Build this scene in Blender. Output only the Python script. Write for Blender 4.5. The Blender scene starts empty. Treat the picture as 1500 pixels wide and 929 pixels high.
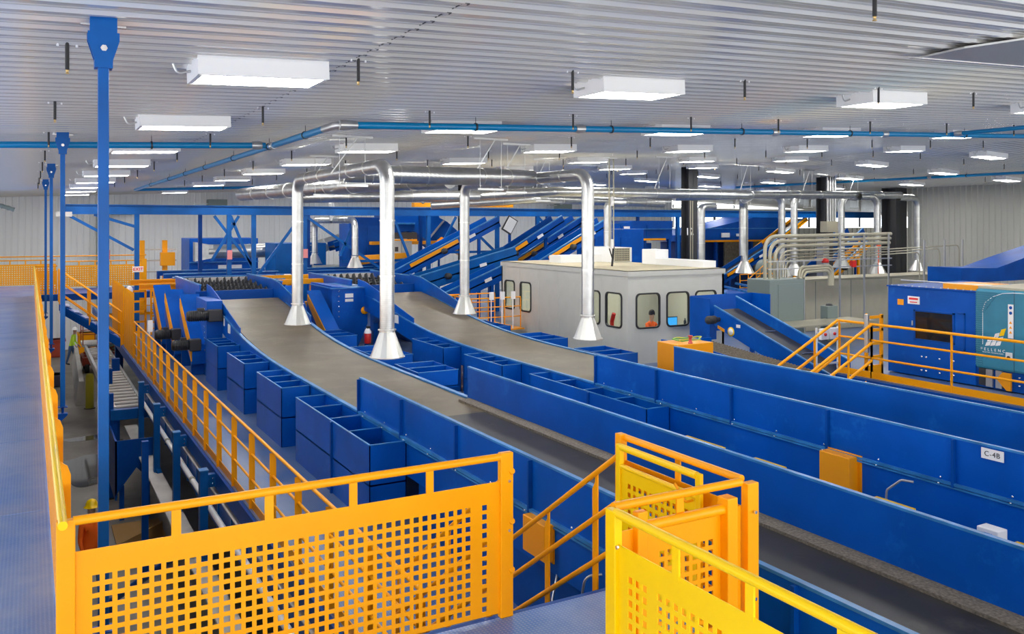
import bpy, math, random
from mathutils import Vector, Matrix
random.seed(7)
COL = bpy.context.scene.collection
CZ = 6.8                                   # camera height above the hall floor
F, CX, HY = 1262.0, 750.0, 328.0           # focal length, centre column and horizon row of the photograph
YAW = math.atan2(707, F); SN, CS = math.sin(YAW), math.cos(YAW)
WL = {}

# ------------------------------------------------------------------ materials
MATS = {}
def mat(name, col, rough=.5, metal=0., var=0., vscale=3., bump=None, emit=None, spec=.5, wear=None, coat=0.):
    m = bpy.data.materials.new(name); m.use_nodes = True; MATS[name] = m
    nt = m.node_tree; b = nt.nodes['Principled BSDF']
    b.inputs['Base Color'].default_value = (*col, 1); b.inputs['Roughness'].default_value = rough
    b.inputs['Metallic'].default_value = metal; b.inputs['Specular IOR Level'].default_value = spec
    b.inputs['Coat Weight'].default_value = coat
    tc = nt.nodes.new('ShaderNodeNewGeometry')
    last = None
    if var > 0:
        n = nt.nodes.new('ShaderNodeTexNoise'); n.inputs['Scale'].default_value = vscale; n.inputs['Detail'].default_value = 5
        nt.links.new(tc.outputs['Position'], n.inputs['Vector'])
        r = nt.nodes.new('ShaderNodeValToRGB'); r.color_ramp.elements[0].position = .3; r.color_ramp.elements[1].position = .7
        r.color_ramp.elements[0].color = (*[c * (1 - var) for c in col], 1)
        r.color_ramp.elements[1].color = (*[min(1, c * (1 + var)) for c in col], 1)
        nt.links.new(n.outputs['Fac'], r.inputs['Fac']); last = r.outputs['Color']
    if wear:
        wc, ws, th, amt = wear
        n = nt.nodes.new('ShaderNodeTexNoise'); n.inputs['Scale'].default_value = ws; n.inputs['Detail'].default_value = 8
        n.inputs['Roughness'].default_value = .7
        nt.links.new(tc.outputs['Position'], n.inputs['Vector'])
        r = nt.nodes.new('ShaderNodeValToRGB'); r.color_ramp.elements[0].position = th; r.color_ramp.elements[1].position = min(1, th + .12)
        r.color_ramp.elements[0].color = (0, 0, 0, 1); r.color_ramp.elements[1].color = (amt, amt, amt, 1)
        nt.links.new(n.outputs['Fac'], r.inputs['Fac'])
        mx = nt.nodes.new('ShaderNodeMix'); mx.data_type = 'RGBA'
        nt.links.new(r.outputs['Color'], mx.inputs['Factor'])
        if last: nt.links.new(last, mx.inputs['A'])
        else: mx.inputs['A'].default_value = (*col, 1)
        mx.inputs['B'].default_value = (*wc, 1); last = mx.outputs['Result']
    if last: nt.links.new(last, b.inputs['Base Color'])
    if bump:
        kind, sc, st = bump
        if kind == 'noise':
            t = nt.nodes.new('ShaderNodeTexNoise'); t.inputs['Scale'].default_value = sc; t.inputs['Detail'].default_value = 4; out = t.outputs['Fac']
        elif kind == 'tread':
            t = nt.nodes.new('ShaderNodeTexVoronoi'); t.inputs['Scale'].default_value = sc; out = t.outputs['Distance']
        else:
            t = nt.nodes.new('ShaderNodeTexWave'); t.wave_type = 'BANDS'; t.bands_direction = kind; t.inputs['Scale'].default_value = sc; out = t.outputs['Fac']
        nt.links.new(tc.outputs['Position'], t.inputs['Vector'])
        bp = nt.nodes.new('ShaderNodeBump'); bp.inputs['Strength'].default_value = st; bp.inputs['Distance'].default_value = .01
        nt.links.new(out, bp.inputs['Height']); nt.links.new(bp.outputs['Normal'], b.inputs['Normal'])
    if emit:
        b.inputs['Emission Color'].default_value = (*emit[0], 1); b.inputs['Emission Strength'].default_value = emit[1]
    return m
BLUE = mat('blue_paint', (.0, .088, .46), .38, spec=.2, var=.15, vscale=1.2, wear=((.01, .17, .62), 2.2, .58, .45), bump=('noise', 2.5, .15))
BLUE2 = mat('deep_blue_paint', (.0, .066, .34), .42, spec=.2, var=.2, vscale=1.5)
STEELB = mat('structural_blue_paint', (.0, .095, .36), .4, spec=.25, var=.15, vscale=2)
EDGE = mat('worn_blue_edge', (.03, .20, .50), .35, var=.3, vscale=4)
TEAL = mat('teal_machine_paint', (.03, .22, .34), .4, var=.1)
PIPEB = mat('sprinkler_pipe_blue', (.0, .22, .50), .3)
YEL = mat('safety_yellow_paint', (1.0, .385, .0), .38, spec=.3, var=.05, vscale=2, wear=((.55, .28, .05), 6, .70, .5))
YELC = mat('lit_bright_yellow', (1.0, .62, .0), .38, spec=.3, var=.04, vscale=2)  # safety yellow with stronger light put into its colour on the right-hand panels
ORG = mat('orange_box_paint', (.95, .36, .0), .4)
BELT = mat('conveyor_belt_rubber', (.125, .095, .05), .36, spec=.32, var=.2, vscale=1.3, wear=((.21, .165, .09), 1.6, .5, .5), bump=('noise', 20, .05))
BELTN = mat('near_belt_rubber', (.040, .038, .034), .42, spec=.35, var=.3, vscale=2, wear=((.10, .09, .07), 3.0, .6, .5))  # darker rubber colour for the near stretch of both curved belts
BELTD = mat('dark_belt_rubber', (.03, .03, .033), .45, var=.3, vscale=3, wear=((.13, .11, .08), 5.0, .58, .5))
SKIRT = mat('gritty_rubber_skirt', (.20, .17, .13), .85, var=.4, vscale=40, bump=('noise', 80, .6))
GALV = mat('galvanised_steel', (.60, .61, .60), .33, metal=.9, var=.12, vscale=5, bump=('Z', 9, .10))
GALVH = mat('galvanised_steel_run', (.55, .56, .55), .3, metal=.9, var=.12, vscale=5, bump=('DIAGONAL', 9, .12))
HOODM = mat('hood_sheet_metal', (.72, .72, .68), .3, metal=.85)
STEEL = mat('steel', (.55, .56, .56), .35, metal=.8)
CHROME = mat('bolt_steel', (.8, .8, .8), .25, metal=.9)
COND = mat('conduit_steel', (.44, .41, .31), .38, metal=.35)
CEIL = mat('ceiling_liner_steel', (.80, .79, .755), .15, metal=.4)
WALLW = mat('white_wall_liner', (.87, .89, .91), .45)
WALLG = mat('grey_wall_liner', (.50, .50, .45), .5)
BEIGE = mat('beige_cabinet_paint', (.43, .40, .30), .5, var=.04)
CABW = mat('cabin_panel', (.54, .54, .49), .5, var=.03)
CABR = mat('cabin_roof_membrane', (.60, .54, .38), .8, var=.1)
GREYC = mat('grey_cabinet_paint', (.20, .25, .24), .45)
CONC = mat('concrete', (.20, .18, .155), .5, var=.25, vscale=.7, wear=((.30, .28, .25), .5, .52, .6), bump=('noise', 6, .1))
CONCL = mat('pale_concrete', (.55, .53, .5), .7, var=.1)
WET = mat('wet_concrete', (.10, .10, .10), .06, var=.3, vscale=1.5)
WHITE = mat('white_paint', (.85, .86, .87), .4)
LBOX = mat('light_housing', (.88, .89, .90), .4)
LAMP = mat('lamp_diffuser', (1, 1, 1), .5, emit=((1, .97, .92), 24.0))
BLACK = mat('black_rubber', (.012, .012, .014), .45)
DARK = mat('dark_steel', (.035, .037, .042), .5)
CHAR = mat('charcoal_column_paint', (.045, .046, .05), .45)
BRASS = mat('brass', (.6, .42, .18), .3, metal=.9)
RED = mat('red_paint', (.62, .02, .015), .35)
LIFT = mat('lift_red', (.42, .06, .03), .5)
GREEN = mat('green_cable', (.12, .42, .10), .5)
YCAB = mat('lime_cable', (.50, .55, .06), .5)
ORANGE = mat('orange_fabric', (1.0, .14, .0), .8)
HIVIS = mat('lime_fabric', (.55, .85, .05), .8)
DENIM = mat('denim', (.06, .12, .25), .85)
SKIN = mat('skin', (.55, .32, .22), .6)
HAIR = mat('hair', (.02, .013, .01), .7)
HELM = mat('yellow_helmet', (.95, .62, .0), .3)
WHELM = mat('white_helmet', (.9, .9, .9), .3)
DAY = mat('daylit_glass', (.8, .9, 1), .3, emit=((.80, .90, 1.0), 2.2))
SIGNW = mat('sign_white', (.88, .88, .88), .5)
SIGNR = mat('sign_red', (.8, .02, .02), .5)
INK = mat('black_ink', (.02, .02, .02), .6)
GASK = mat('window_gasket', (.02, .02, .022), .5)
GRATE = mat('sieve_deck', (.16, .14, .09), .6, var=.3, vscale=8)
def glassmat():
    m = bpy.data.materials.new('window_glass'); m.use_nodes = True; nt = m.node_tree; nt.nodes.clear()
    o = nt.nodes.new('ShaderNodeOutputMaterial'); g = nt.nodes.new('ShaderNodeBsdfGlossy'); g.inputs['Roughness'].default_value = .03
    t = nt.nodes.new('ShaderNodeBsdfTransparent'); t.inputs['Color'].default_value = (.86, .90, .90, 1)
    mx = nt.nodes.new('ShaderNodeMixShader'); fr = nt.nodes.new('ShaderNodeFresnel'); fr.inputs['IOR'].default_value = 1.6
    ge = nt.nodes.new('ShaderNodeNewGeometry'); mu = nt.nodes.new('ShaderNodeMath'); mu.operation = 'SUBTRACT'; mu.use_clamp = True
    nt.links.new(fr.outputs[0], mu.inputs[0]); nt.links.new(ge.outputs['Backfacing'], mu.inputs[1]); nt.links.new(mu.outputs[0], mx.inputs[0]); nt.links.new(t.outputs[0], mx.inputs[1]); nt.links.new(g.outputs[0], mx.inputs[2])
    nt.links.new(mx.outputs[0], o.inputs['Surface']); return m
GLASS = glassmat()
def deckmat(name='blue_tread_plate', lo=(.05, .19, .60, 1), hi=(.27, .38, .66, 1), dot=(.42, .55, .74, 1)):
    m = mat(name, (.07, .115, .27), .3)
    nt = m.node_tree; b = nt.nodes['Principled BSDF']; g = nt.nodes.new('ShaderNodeNewGeometry')
    n = nt.nodes.new('ShaderNodeTexNoise'); n.inputs['Scale'].default_value = .9; n.inputs['Detail'].default_value = 7; n.inputs['Roughness'].default_value = .65
    r = nt.nodes.new('ShaderNodeValToRGB'); e = r.color_ramp.elements
    e[0].position = .35; e[0].color = lo; e[1].position = .66; e[1].color = hi
    nt.links.new(g.outputs['Position'], n.inputs['Vector']); nt.links.new(n.outputs['Fac'], r.inputs['Fac'])
    # raised lozenges of the tread plate: two crossed sine bands
    sp = nt.nodes.new('ShaderNodeSeparateXYZ'); nt.links.new(g.outputs['Position'], sp.inputs[0])
    def M(op, a, b_=None):
        k = nt.nodes.new('ShaderNodeMath'); k.operation = op
        for i, v in enumerate((a, b_)):
            if v is None: continue
            if isinstance(v, (int, float)): k.inputs[i].default_value = v
            else: nt.links.new(v, k.inputs[i])
        return k.outputs[0]
    sx = M('SINE', M('MULTIPLY', M('ADD', sp.outputs[0], sp.outputs[1]), 120))
    sy = M('SINE', M('MULTIPLY', M('SUBTRACT', sp.outputs[0], sp.outputs[1]), 120))
    hgt = M('MULTIPLY', M('MAXIMUM', M('MULTIPLY', sx, sy), 0.0), 1.0)
    mx = nt.nodes.new('ShaderNodeMix'); mx.data_type = 'RGBA'; mx.blend_type = 'MIX'
    nt.links.new(M('MULTIPLY', hgt, .45), mx.inputs['Factor']); nt.links.new(r.outputs['Color'], mx.inputs['A']); mx.inputs['B'].default_value = dot
    nt.links.new(mx.outputs['Result'], b.inputs['Base Color'])
    bp = nt.nodes.new('ShaderNodeBump'); bp.inputs['Strength'].default_value = .3; bp.inputs['Distance'].default_value = .002
    nt.links.new(hgt, bp.inputs['Height']); nt.links.new(bp.outputs['Normal'], b.inputs['Normal'])
    return m
DECK = deckmat(); DECKM = deckmat('blue_mezzanine_plate', (.035, .11, .30, 1), (.12, .16, .27, 1), (.2, .25, .36, 1))

# ------------------------------------------------------------------ mesh building
SPLIT = {'leg', 'bolt', 'joint_ring', 'strut', 'rod', 'wheel', 'post', 'scissor_arm', 'steel_upright', 'side_rail', 'coupling', 'roof_bolt'}
class MB:
    def __init__(s): s.v = []; s.f = []; s.sm = []; s.g = []; s.k = 0; s.lock = False
    def add(s, vs, fs, smooth=False):
        o = len(s.v); s.v += [tuple(v) for v in vs]
        if not s.lock: s.k += 1
        for f in fs: s.f.append([i + o for i in f]); s.sm.append(smooth); s.g.append(s.k)
        return s
    def box(s, x0, x1, y0, y1, z0, z1):
        if x0 > x1: x0, x1 = x1, x0
        if y0 > y1: y0, y1 = y1, y0
        if z0 > z1: z0, z1 = z1, z0
        v = [(x, y, z) for z in (z0, z1) for x, y in ((x0, y0), (x1, y0), (x1, y1), (x0, y1))]
        return s.add(v, [(3, 2, 1, 0), (4, 5, 6, 7), (0, 1, 5, 4), (1, 2, 6, 5), (2, 3, 7, 6), (3, 0, 4, 7)])
    def bar(s, p0, p1, w, h, up=(0, 0, 1)):
        p0, p1 = Vector(p0), Vector(p1); d = (p1 - p0).normalized(); u = Vector(up)
        if abs(d.dot(u)) > .98: u = Vector((0, 1, 0))
        a = d.cross(u).normalized() * w / 2; b = a.cross(d).normalized() * h / 2
        v = [p + q for p in (p0, p1) for q in (-a - b, a - b, a + b, -a + b)]
        return s.add(v, [(3, 2, 1, 0), (4, 5, 6, 7), (0, 1, 5, 4), (1, 2, 6, 5), (2, 3, 7, 6), (3, 0, 4, 7)])
    def prism(s, poly, vec):
        n = len(poly); vec = Vector(vec); v = [Vector(p) for p in poly]; nn = Vector((0, 0, 0))
        for i in range(n): nn += v[i].cross(v[(i + 1) % n])
        if nn.dot(vec) < 0: v.reverse()
        v += [p + vec for p in v]
        return s.add(v, [list(range(n))[::-1], list(range(n, 2 * n))] + [(i, (i + 1) % n, n + (i + 1) % n, n + i) for i in range(n)])
    def tube(s, pts, r, n=12, caps=True, smooth=True):
        pts = [Vector(p) for p in pts]; m = len(pts)
        rs = r if isinstance(r, (list, tuple)) else [r] * m
        T = []
        for i in range(m):
            a = pts[max(i - 1, 0)]; b = pts[min(i + 1, m - 1)]; T.append((b - a).normalized())
        u = Vector((0, 0, 1)) if abs(T[0].z) < .9 else Vector((1, 0, 0))
        u = (u - T[0] * u.dot(T[0])).normalized(); v = []
        for i in range(m):
            u = (u - T[i] * u.dot(T[i])).normalized(); w = T[i].cross(u)
            k = 1
            if 0 < i < m - 1:
                c = (pts[i] - pts[i - 1]).normalized().dot(T[i]); k = 1 / max(c, .5) if c < .999 else 1
            for j in range(n):
                t = 2 * math.pi * j / n; v.append(pts[i] + (u * math.cos(t) + w * math.sin(t)) * rs[i])
        f = [(i * n + j, i * n + (j + 1) % n, (i + 1) * n + (j + 1) % n, (i + 1) * n + j) for i in range(m - 1) for j in range(n)]
        s.add(v, f, smooth); s.lock = True
        if caps: s.add(v[:n], [list(range(n))[::-1]]); s.add(v[-n:], [list(range(n))])
        s.lock = False
        return s
    def lathe(s, c, prof, n=20, axis=2, smooth=True):
        v = []
        for r, z in prof:
            for j in range(n):
                t = 2 * math.pi * j / n; a, b = r * math.cos(t), r * math.sin(t)
                p = (a, b, z) if axis == 2 else ((z, a, b) if axis == 0 else (a, z, b))
                v.append((c[0] + p[0], c[1] + p[1], c[2] + p[2]))
        m = len(prof)
        f = [(i * n + j, i * n + (j + 1) % n, (i + 1) * n + (j + 1) % n, (i + 1) * n + j) for i in range(m - 1) for j in range(n)]
        return s.add(v, f, smooth)
    def grid(s, o, u, v, us, vs, hole):
        """flat sheet o + u*a + v*b cut along the lines us, vs, leaving out the cells where hole(i, j)"""
        o, u, v = Vector(o), Vector(u), Vector(v); n = len(us)
        P = [o + u * a + v * b for b in vs for a in us]
        f = [(j * n + i, j * n + i + 1, (j + 1) * n + i + 1, (j + 1) * n + i) for j in range(len(vs) - 1) for i in range(n - 1) if not hole(i, j)]
        return s.add(P, f)
    def build(s, name, m, parent=None, origin=None, label=None, solid=0., bevel=0.):
        if parent is not None and name in SPLIT and s.k > 1:
            out = None
            for k in sorted(set(s.g)):
                q = MB(); idx = {}
                for f, sm, g in zip(s.f, s.sm, s.g):
                    if g != k: continue
                    for i in f:
                        if i not in idx: idx[i] = len(q.v); q.v.append(s.v[i])
                    q.f.append([idx[i] for i in f]); q.sm.append(sm); q.g.append(1)
                q.k = 1; out = q.build(name, m, parent, label=label, solid=solid, bevel=bevel)
            return out
        if parent is None:
            if origin is None:
                xs = [p[0] for p in s.v]; ys = [p[1] for p in s.v]; zs = [p[2] for p in s.v]
                origin = ((min(xs) + max(xs)) / 2, (min(ys) + max(ys)) / 2, min(zs))
            off = origin
        else: off = WL[parent.name]
        me = bpy.data.meshes.new(name)
        me.from_pydata([(p[0] - off[0], p[1] - off[1], p[2] - off[2]) for p in s.v], [], s.f)
        me.polygons.foreach_set('use_smooth', s.sm); me.materials.append(m); me.update()
        o = bpy.data.objects.new(name, me); COL.objects.link(o)
        if parent is None: o.location = (off[0], off[1], off[2] + CZ)
        else: o.parent = parent
        WL[o.name] = tuple(off)
        if label: o['label'] = label
        if solid:
            md = o.modifiers.new('thickness', 'SOLIDIFY'); md.thickness = solid; md.offset = 0
        if bevel:
            md = o.modifiers.new('bevel', 'BEVEL'); md.width = bevel; md.segments = 2; md.limit_method = 'ANGLE'
        return o
def thing(name, label, cat, loc, group=None):
    o = bpy.data.objects.new(name, None); COL.objects.link(o); o.empty_display_size = .1
    o.location = (loc[0], loc[1], loc[2] + CZ); o['label'] = label; o['category'] = cat
    if group: o['group'] = group
    WL[o.name] = tuple(loc); return o
def solo(mb, name, m, label, cat, group=None, **k):
    o = mb.build(name, m, **k); o['label'] = label; o['category'] = cat
    if group: o['group'] = group
    return o
def struct(mb, name, m):
    o = mb.build(name, m); o['kind'] = 'structure'; return o
def dup(root, loc, label=None, sc=None):
    def cp(o, par):
        c = o.copy(); COL.objects.link(c); c.parent = par
        for ch in KIDS.get(o.name, []): cp(ch, c)
        return c
    KIDS = {}
    def reg(o):
        KIDS[o.name] = list(o.children)
        for ch in o.children: reg(ch)
    reg(root); r = cp(root, None); r.location = (loc[0], loc[1], loc[2] + CZ)
    if sc: r.scale = sc
    if label: r['label'] = label
    return r
def text(s, size, m, parent, M4, name='lettering', ext=.002, font_shear=0, bold=0):
    c = bpy.data.curves.new(name, 'FONT'); c.body = s; c.size = size; c.extrude = ext; c.align_x = 'CENTER'; c.align_y = 'CENTER'
    c.offset = bold; c.space_character = 1.12
    t = bpy.data.objects.new(name + '_tmp', c); COL.objects.link(t)
    dg = bpy.context.evaluated_depsgraph_get(); me = bpy.data.meshes.new_from_object(t.evaluated_get(dg))
    bpy.data.objects.remove(t); off = WL[parent.name]
    me.transform(Matrix.Translation((-off[0], -off[1], -off[2])) @ M4); me.materials.clear(); me.materials.append(m)
    o = bpy.data.objects.new(name, me); COL.objects.link(o); o.parent = parent; WL[o.name] = off; return o
def frame4(loc, xd, yd):
    x, y = Vector(xd).normalized(), Vector(yd).normalized(); z = x.cross(y)
    M = Matrix(((x.x, y.x, z.x, loc[0]), (x.y, y.y, z.y, loc[1]), (x.z, y.z, z.z, loc[2]), (0, 0, 0, 1))); return M
def arc(p0, corner, p1, r, n=6):
    """rounded corner between two straight runs"""
    p0, c, p1 = Vector(p0), Vector(corner), Vector(p1); a = (p0 - c).normalized(); b = (p1 - c).normalized()
    th = a.angle(b); d = r / math.tan(th / 2); o = c + (a + b).normalized() * (r / math.sin(th / 2))
    A, B = c + a * d, c + b * d; va, vb = A - o, B - o; ang = va.angle(vb); out = []
    for i in range(n + 1):
        t = i / n; out.append(o + (va * math.sin((1 - t) * ang) + vb * math.sin(t * ang)) / math.sin(ang))
    return out
def path(pts, r):
    out = [Vector(pts[0])]
    for i in range(1, len(pts) - 1): out += arc(pts[i - 1], pts[i], pts[i + 1], r)
    out.append(Vector(pts[-1])); return out
def ceilh(X): return 1.45 + .0415 * X if X < 26.4 else 2.545 - .0415 * (X - 26.4)
def inview(X, Y, h, m=60):
    zc = X * SN + Y * CS
    if zc < .5: return False
    px = CX + F * (X * CS - Y * SN) / zc; py = HY - F * h / zc
    return -m < px < 1500 + m and -m < py < 929 + m
NUM = ['nearest', 'second', 'third', 'fourth', 'fifth', 'sixth', 'seventh', 'eighth', 'ninth', 'tenth', 'eleventh', 'twelfth', 'thirteenth', 'fourteenth', 'fifteenth']
ORD = ['first'] + NUM[1:]

# ------------------------------------------------------------------ the hall
D1, D2, D3 = -2.63, -3.9, -3.15            # upper deck, sorting mezzanine, machine deck (relative to the camera)
struct(MB().box(-14, 90, -8, 53, -6.95, -6.8), 'floor', CONC)
def ceiling():
    prof = []; pitch = .305; k = 0; y = -3.
    while y < 52.6:
        prof += [(y, 0), (y + .06, 0), (y + .07, -.006), (y + .085, -.006), (y + .095, 0), (y + .155, 0), (y + .165, -.006), (y + .18, -.006), (y + .19, 0), (y + .225, 0), (y + .245, -.028), (y + .285, -.028)]
        y += pitch
    m = MB()
    for xs, lo in (((-9, 26.4), -3), ((26.4, 41.6), -3), ((41.6, 86), 30.3)):
        P = [p for p in prof if p[0] >= lo]; n = len(P)
        v = [(x, p[0], ceilh(x) + p[1] + .028) for x in xs for p in P]
        m.add(v, [(i, i + 1, n + i + 1, n + i) for i in range(n - 1)])
    struct(m, 'ceiling', CEIL)
ceiling()
m = MB(); y = 1.88; SEAMX = 2.72
while y < 20:
    for a, b, z in ((0, .222, 0), (.248, .282, -.028)): m.box(SEAMX, SEAMX + .008, y + a, y + b, ceilh(SEAMX) + .022 + z, ceilh(SEAMX) + .029 + z)
    m.box(SEAMX - .03, SEAMX + .008, y + .243, y + .25, ceilh(SEAMX) - .002, ceilh(SEAMX) + .03); y += .305
struct(m, 'trim_2', DARK)
def ribwall(p0, p1, z0, topf, pitch, dep, name, m, gaps=()):
    p0, p1 = Vector((*p0, 0)), Vector((*p1, 0)); d = (p1 - p0); L = d.length; d.normalize(); nn = Vector((d.y, -d.x, 0))
    pr = []; t = 0
    while t < L:
        pr += [(t, 0), (t + pitch - .09, 0), (t + pitch - .07, dep), (t + pitch - .02, dep)]; t += pitch
    pr.append((L, 0)); mb = MB(); n = len(pr); v = []
    for z in (0, 1):
        for t, q in pr:
            p = p0 + d * min(t, L) + nn * q; v.append((p.x, p.y, z0 if z == 0 else topf(p.x)))
    mb.add(v, [(i, i + 1, n + i + 1, n + i) for i in range(n - 1)]); return struct(mb, name, m)
ribwall((-9, 52.3), (43.5, 52.3), -6.8, lambda x: ceilh(x) + .03, .305, .04, 'wall_far', WALLW)
ribwall((43.5, 52.3), (86, 52.3), -6.8, lambda x: -.35, .61, .05, 'wall_far_lower', WALLG)
ribwall((41.6, 30.3), (41.6, -3), -6.8, lambda x: ceilh(41.6) + .03, .305, .05, 'wall_right', WALLG)
struct(MB().box(-9.2, -9, -3, 52.3, -6.8, -2.7).box(-9.2, -9, 44, 52.3, -2.7, 1.15).box(-9.2, -9, -3, 44, .6, 1.15), 'wall_left', WALLW)  # out of view; long opening added to let daylight onto deck and left-facing sides
struct(MB().box(-9, 41.6, -3.2, -3, -6.8, -2.66), 'wall_back', WALLG)  # out of view; added low to darken the underside, open above for daylight
struct(MB().box(41.65, 86, 30.1, 30.28, -6.8, 1.9), 'wall_right_return', WALLG)
struct(MB().box(43.5, 86, 52.2, 52.4, .78, 1.22), 'trim_1', WALLG)      # girt between the window bands
k = 0
for x0 in [43.6 + 2.15 * i for i in range(19)]:
    for z0, z1 in ((-.3, .72), (1.24, 1.5)):
        if not inview(x0, 52, .3, 10) or z1 > ceilh(x0 + 2): continue
        k += 1; w = thing('window_%d' % k, 'daylit window in the far right wall', 'window', (x0 + 1, 52.25, z0)); w['kind'] = 'structure'
        MB().box(x0 + .06, x0 + 2.0, 52.28, 52.3, z0 + .03, z1 - .03).build('pane', DAY, w)
        f = MB(); f.box(x0, x0 + .06, 52.22, 52.34, z0, z1).box(x0 + 2.0, x0 + 2.1, 52.22, 52.34, z0, z1).box(x0, x0 + 2.1, 52.22, 52.34, z0, z0 + .05).box(x0, x0 + 2.1, 52.22, 52.34, z1 - .05, z1)
        f.build('window_frame', CHAR, w)

# ceiling lights: five and more rows of boxed fixtures running away from the camera
def make_light():
    X, Y = 1.94, 8.2; h = ceilh(X) - .0
    t = thing('ceiling_light', 'x', 'light', (X, Y, h), 'boxed ceiling lights')
    a, b, zt, zb = .61, .64, h + .03, h - .145
    m = MB(); m.box(X - a, X + a, Y, Y + .02, zb, zt).box(X - a, X + a, Y + b - .02, Y + b, zb, zt).box(X - a, X - a + .02, Y + .02, Y + b - .02, zb, zt).box(X + a - .02, X + a, Y + .02, Y + b - .02, zb, zt)
    m.box(X - a, X + a, Y, Y + .045, zb - .004, zb).box(X - a, X + a, Y + b - .045, Y + b, zb - .004, zb).box(X - a, X - a + .045, Y, Y + b, zb - .004, zb).box(X + a - .045, X + a, Y, Y + b, zb - .004, zb)
    m.build('housing', LBOX, t)
    MB().box(X - a + .045, X + a - .045, Y + .045, Y + b - .045, zb - .002, zb + .012).build('diffuser', LAMP, t)
    MB().tube(path([(X - a, Y + .4, h - .06), (X - a - .12, Y + .4, h - .09), (X - a - .16, Y + .4, h + .02)], .04), .012, 6).build('cable', STEEL, t)
    return t
rowname = ['over the left walkway', 'above the first curved conveyor', 'above the second curved conveyor', 'above the grey cabin', 'right of the cabin roof', 'beyond the cabin', 'near the roof ridge', 'past the roof ridge', 'towards the right wall', 'beside the right wall']
LX = [1.94, 6.42, 11.1, 15.5, 20.0, 24.5, 29.0, 33.5, 38.0]
first = None
for i, X in enumerate(LX):
    n = 0
    for j in range(10):
        Y = 3.4 + 4.75 * j + (.0 if j else 0)
        if j == 1: Y = 8.2
        if i == 1 and j == 0: X, Y = 6.95, 3.6
        else: X = LX[i]
        if not inview(X, Y, ceilh(X) - .1, 75) or Y > 47: continue
        lab = 'white boxed ceiling light, %s in the row %s' % (NUM[n], rowname[i]); n += 1
        if first is None:
            first = make_light(); first['label'] = lab; LZ = ceilh(1.94); o = first; o.location = (X, Y, CZ + ceilh(X))
        else: o = dup(first, (X, Y, ceilh(X)), lab)
        o.rotation_euler = (0, -.0415 if X < 26.4 else .0415, 0)
# black sprinkler drops
def make_drop():
    X, Y, h = .27, 7.7, ceilh(.27)
    t = thing('sprinkler_drop', 'x', 'sprinkler', (X, Y, h), 'black sprinkler drops')
    MB().tube([(X, Y, h + .02), (X, Y, h - .20)], .016, 10).build('pipe', BLACK, t)
    MB().lathe((X, Y, h - .2), [(.0, 0), (.012, 0), (.014, -.01), (.008, -.02), (.016, -.03), (.016, -.035), (0, -.036)], 10).build('nozzle', BRASS, t)
    m = MB().lathe((X - .07, Y, h - .012), [(0, 0), (.01, 0), (.01, .02)], 6).lathe((X + .07, Y, h - .012), [(0, 0), (.01, 0), (.01, .02)], 6)
    m.build('bracket', WHITE, t); return t
fd = None; DX = [.27, 2.75, 5.2, 7.75, 10.25, 12.4, 15.0, 17.5, 20, 22.5, 25, 27.5, 30, 32.5, 35, 37.5]
for i, X in enumerate(DX):
    n = 0
    for j in range(9):
        Y = 4.05 + 3.87 * j
        if not inview(X, Y, ceilh(X) - .2, 5): continue
        if n > 14: break
        lab = 'black sprinkler drop pipe, %s in the %s row from the hanger posts' % (NUM[n], ORD[i] if i < 15 else 'last'); n += 1
        if fd is None: fd = make_drop(); fd['label'] = lab; fd.location = (X, Y, CZ + ceilh(X)); o = fd
        else: o = dup(fd, (X, Y, ceilh(X)), lab)

# sprinkler mains in blue
def main_pipe(name, label, pts, r, couplings, hangers):
    t = thing('sprinkler_main', label, 'pipe', pts[0])
    MB().tube(pts, r, 14).build('pipe', PIPEB, t)
    a = Vector(pts[0]); b = Vector(pts[-1])
    for q in couplings:
        p = a.lerp(b, q); d = (b - a).normalized(); MB().tube([p - d * .09, p - d * .03, p + d * .03, p + d * .09], [r * 1.25, r * 1.45, r * 1.45, r * 1.25], 12).build('coupling', STEEL, t)
    for q in hangers:
        p = a.lerp(b, q); d = (b - a).normalized(); m = MB().tube([p - d * .015, p + d * .015], r * 1.25, 12); m.tube([p + Vector((0, 0, r)), (p.x, p.y, ceilh(p.x))], .006, 6); m.build('hanger', DARK, t)
pz = lambda x: ceilh(x) - .16
main_pipe('m', 'long blue sprinkler main crossing the ceiling from left to right', [(4.0, 12.3, pz(4)), (26.4, 12.6, pz(26.4))], .055, [.003, .19, .40, .55], [.1, .22, .36, .5, .68])
main_pipe('m', 'blue sprinkler main running away above the left walkway', [(3.95, 12.9, pz(4)), (3.95, 40, pz(4))], .055, [.12], [.04, .13, .25, .38, .5, .62, .8])
main_pipe('m', 'blue sprinkler main behind the nearest hanger post', [(-4, 16.1, pz(-4)), (3.8, 16.1, pz(3.8))], .055, [.98], [.75])
main_pipe('m', 'thin blue sprinkler branch at the upper right edge', [(18.4, 12.3, pz(18.4)), (18.7, 8.5, pz(18.7))], .045, [.05], [.5])
main_pipe('m', 'distant blue sprinkler main along the far left ceiling', [(3.95, 40, pz(4)), (22, 40, pz(22))], .06, [.3], [.2, .5])
main_pipe('m', 'distant blue sprinkler main near the right wall top', [(34.6, 19, pz(34.6)), (34.6, 36, pz(34.6))], .06, [.3], [.2, .6])
MB_ = MB().tube(path([(4.25, 12.3, pz(4.2)), (3.95, 12.3, pz(4)), (3.95, 12.95, pz(4))], .15), .06, 14)
solo(MB_, 'pipe_elbow', STEEL, 'bare metal elbow where two blue sprinkler mains meet', 'pipe')

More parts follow.
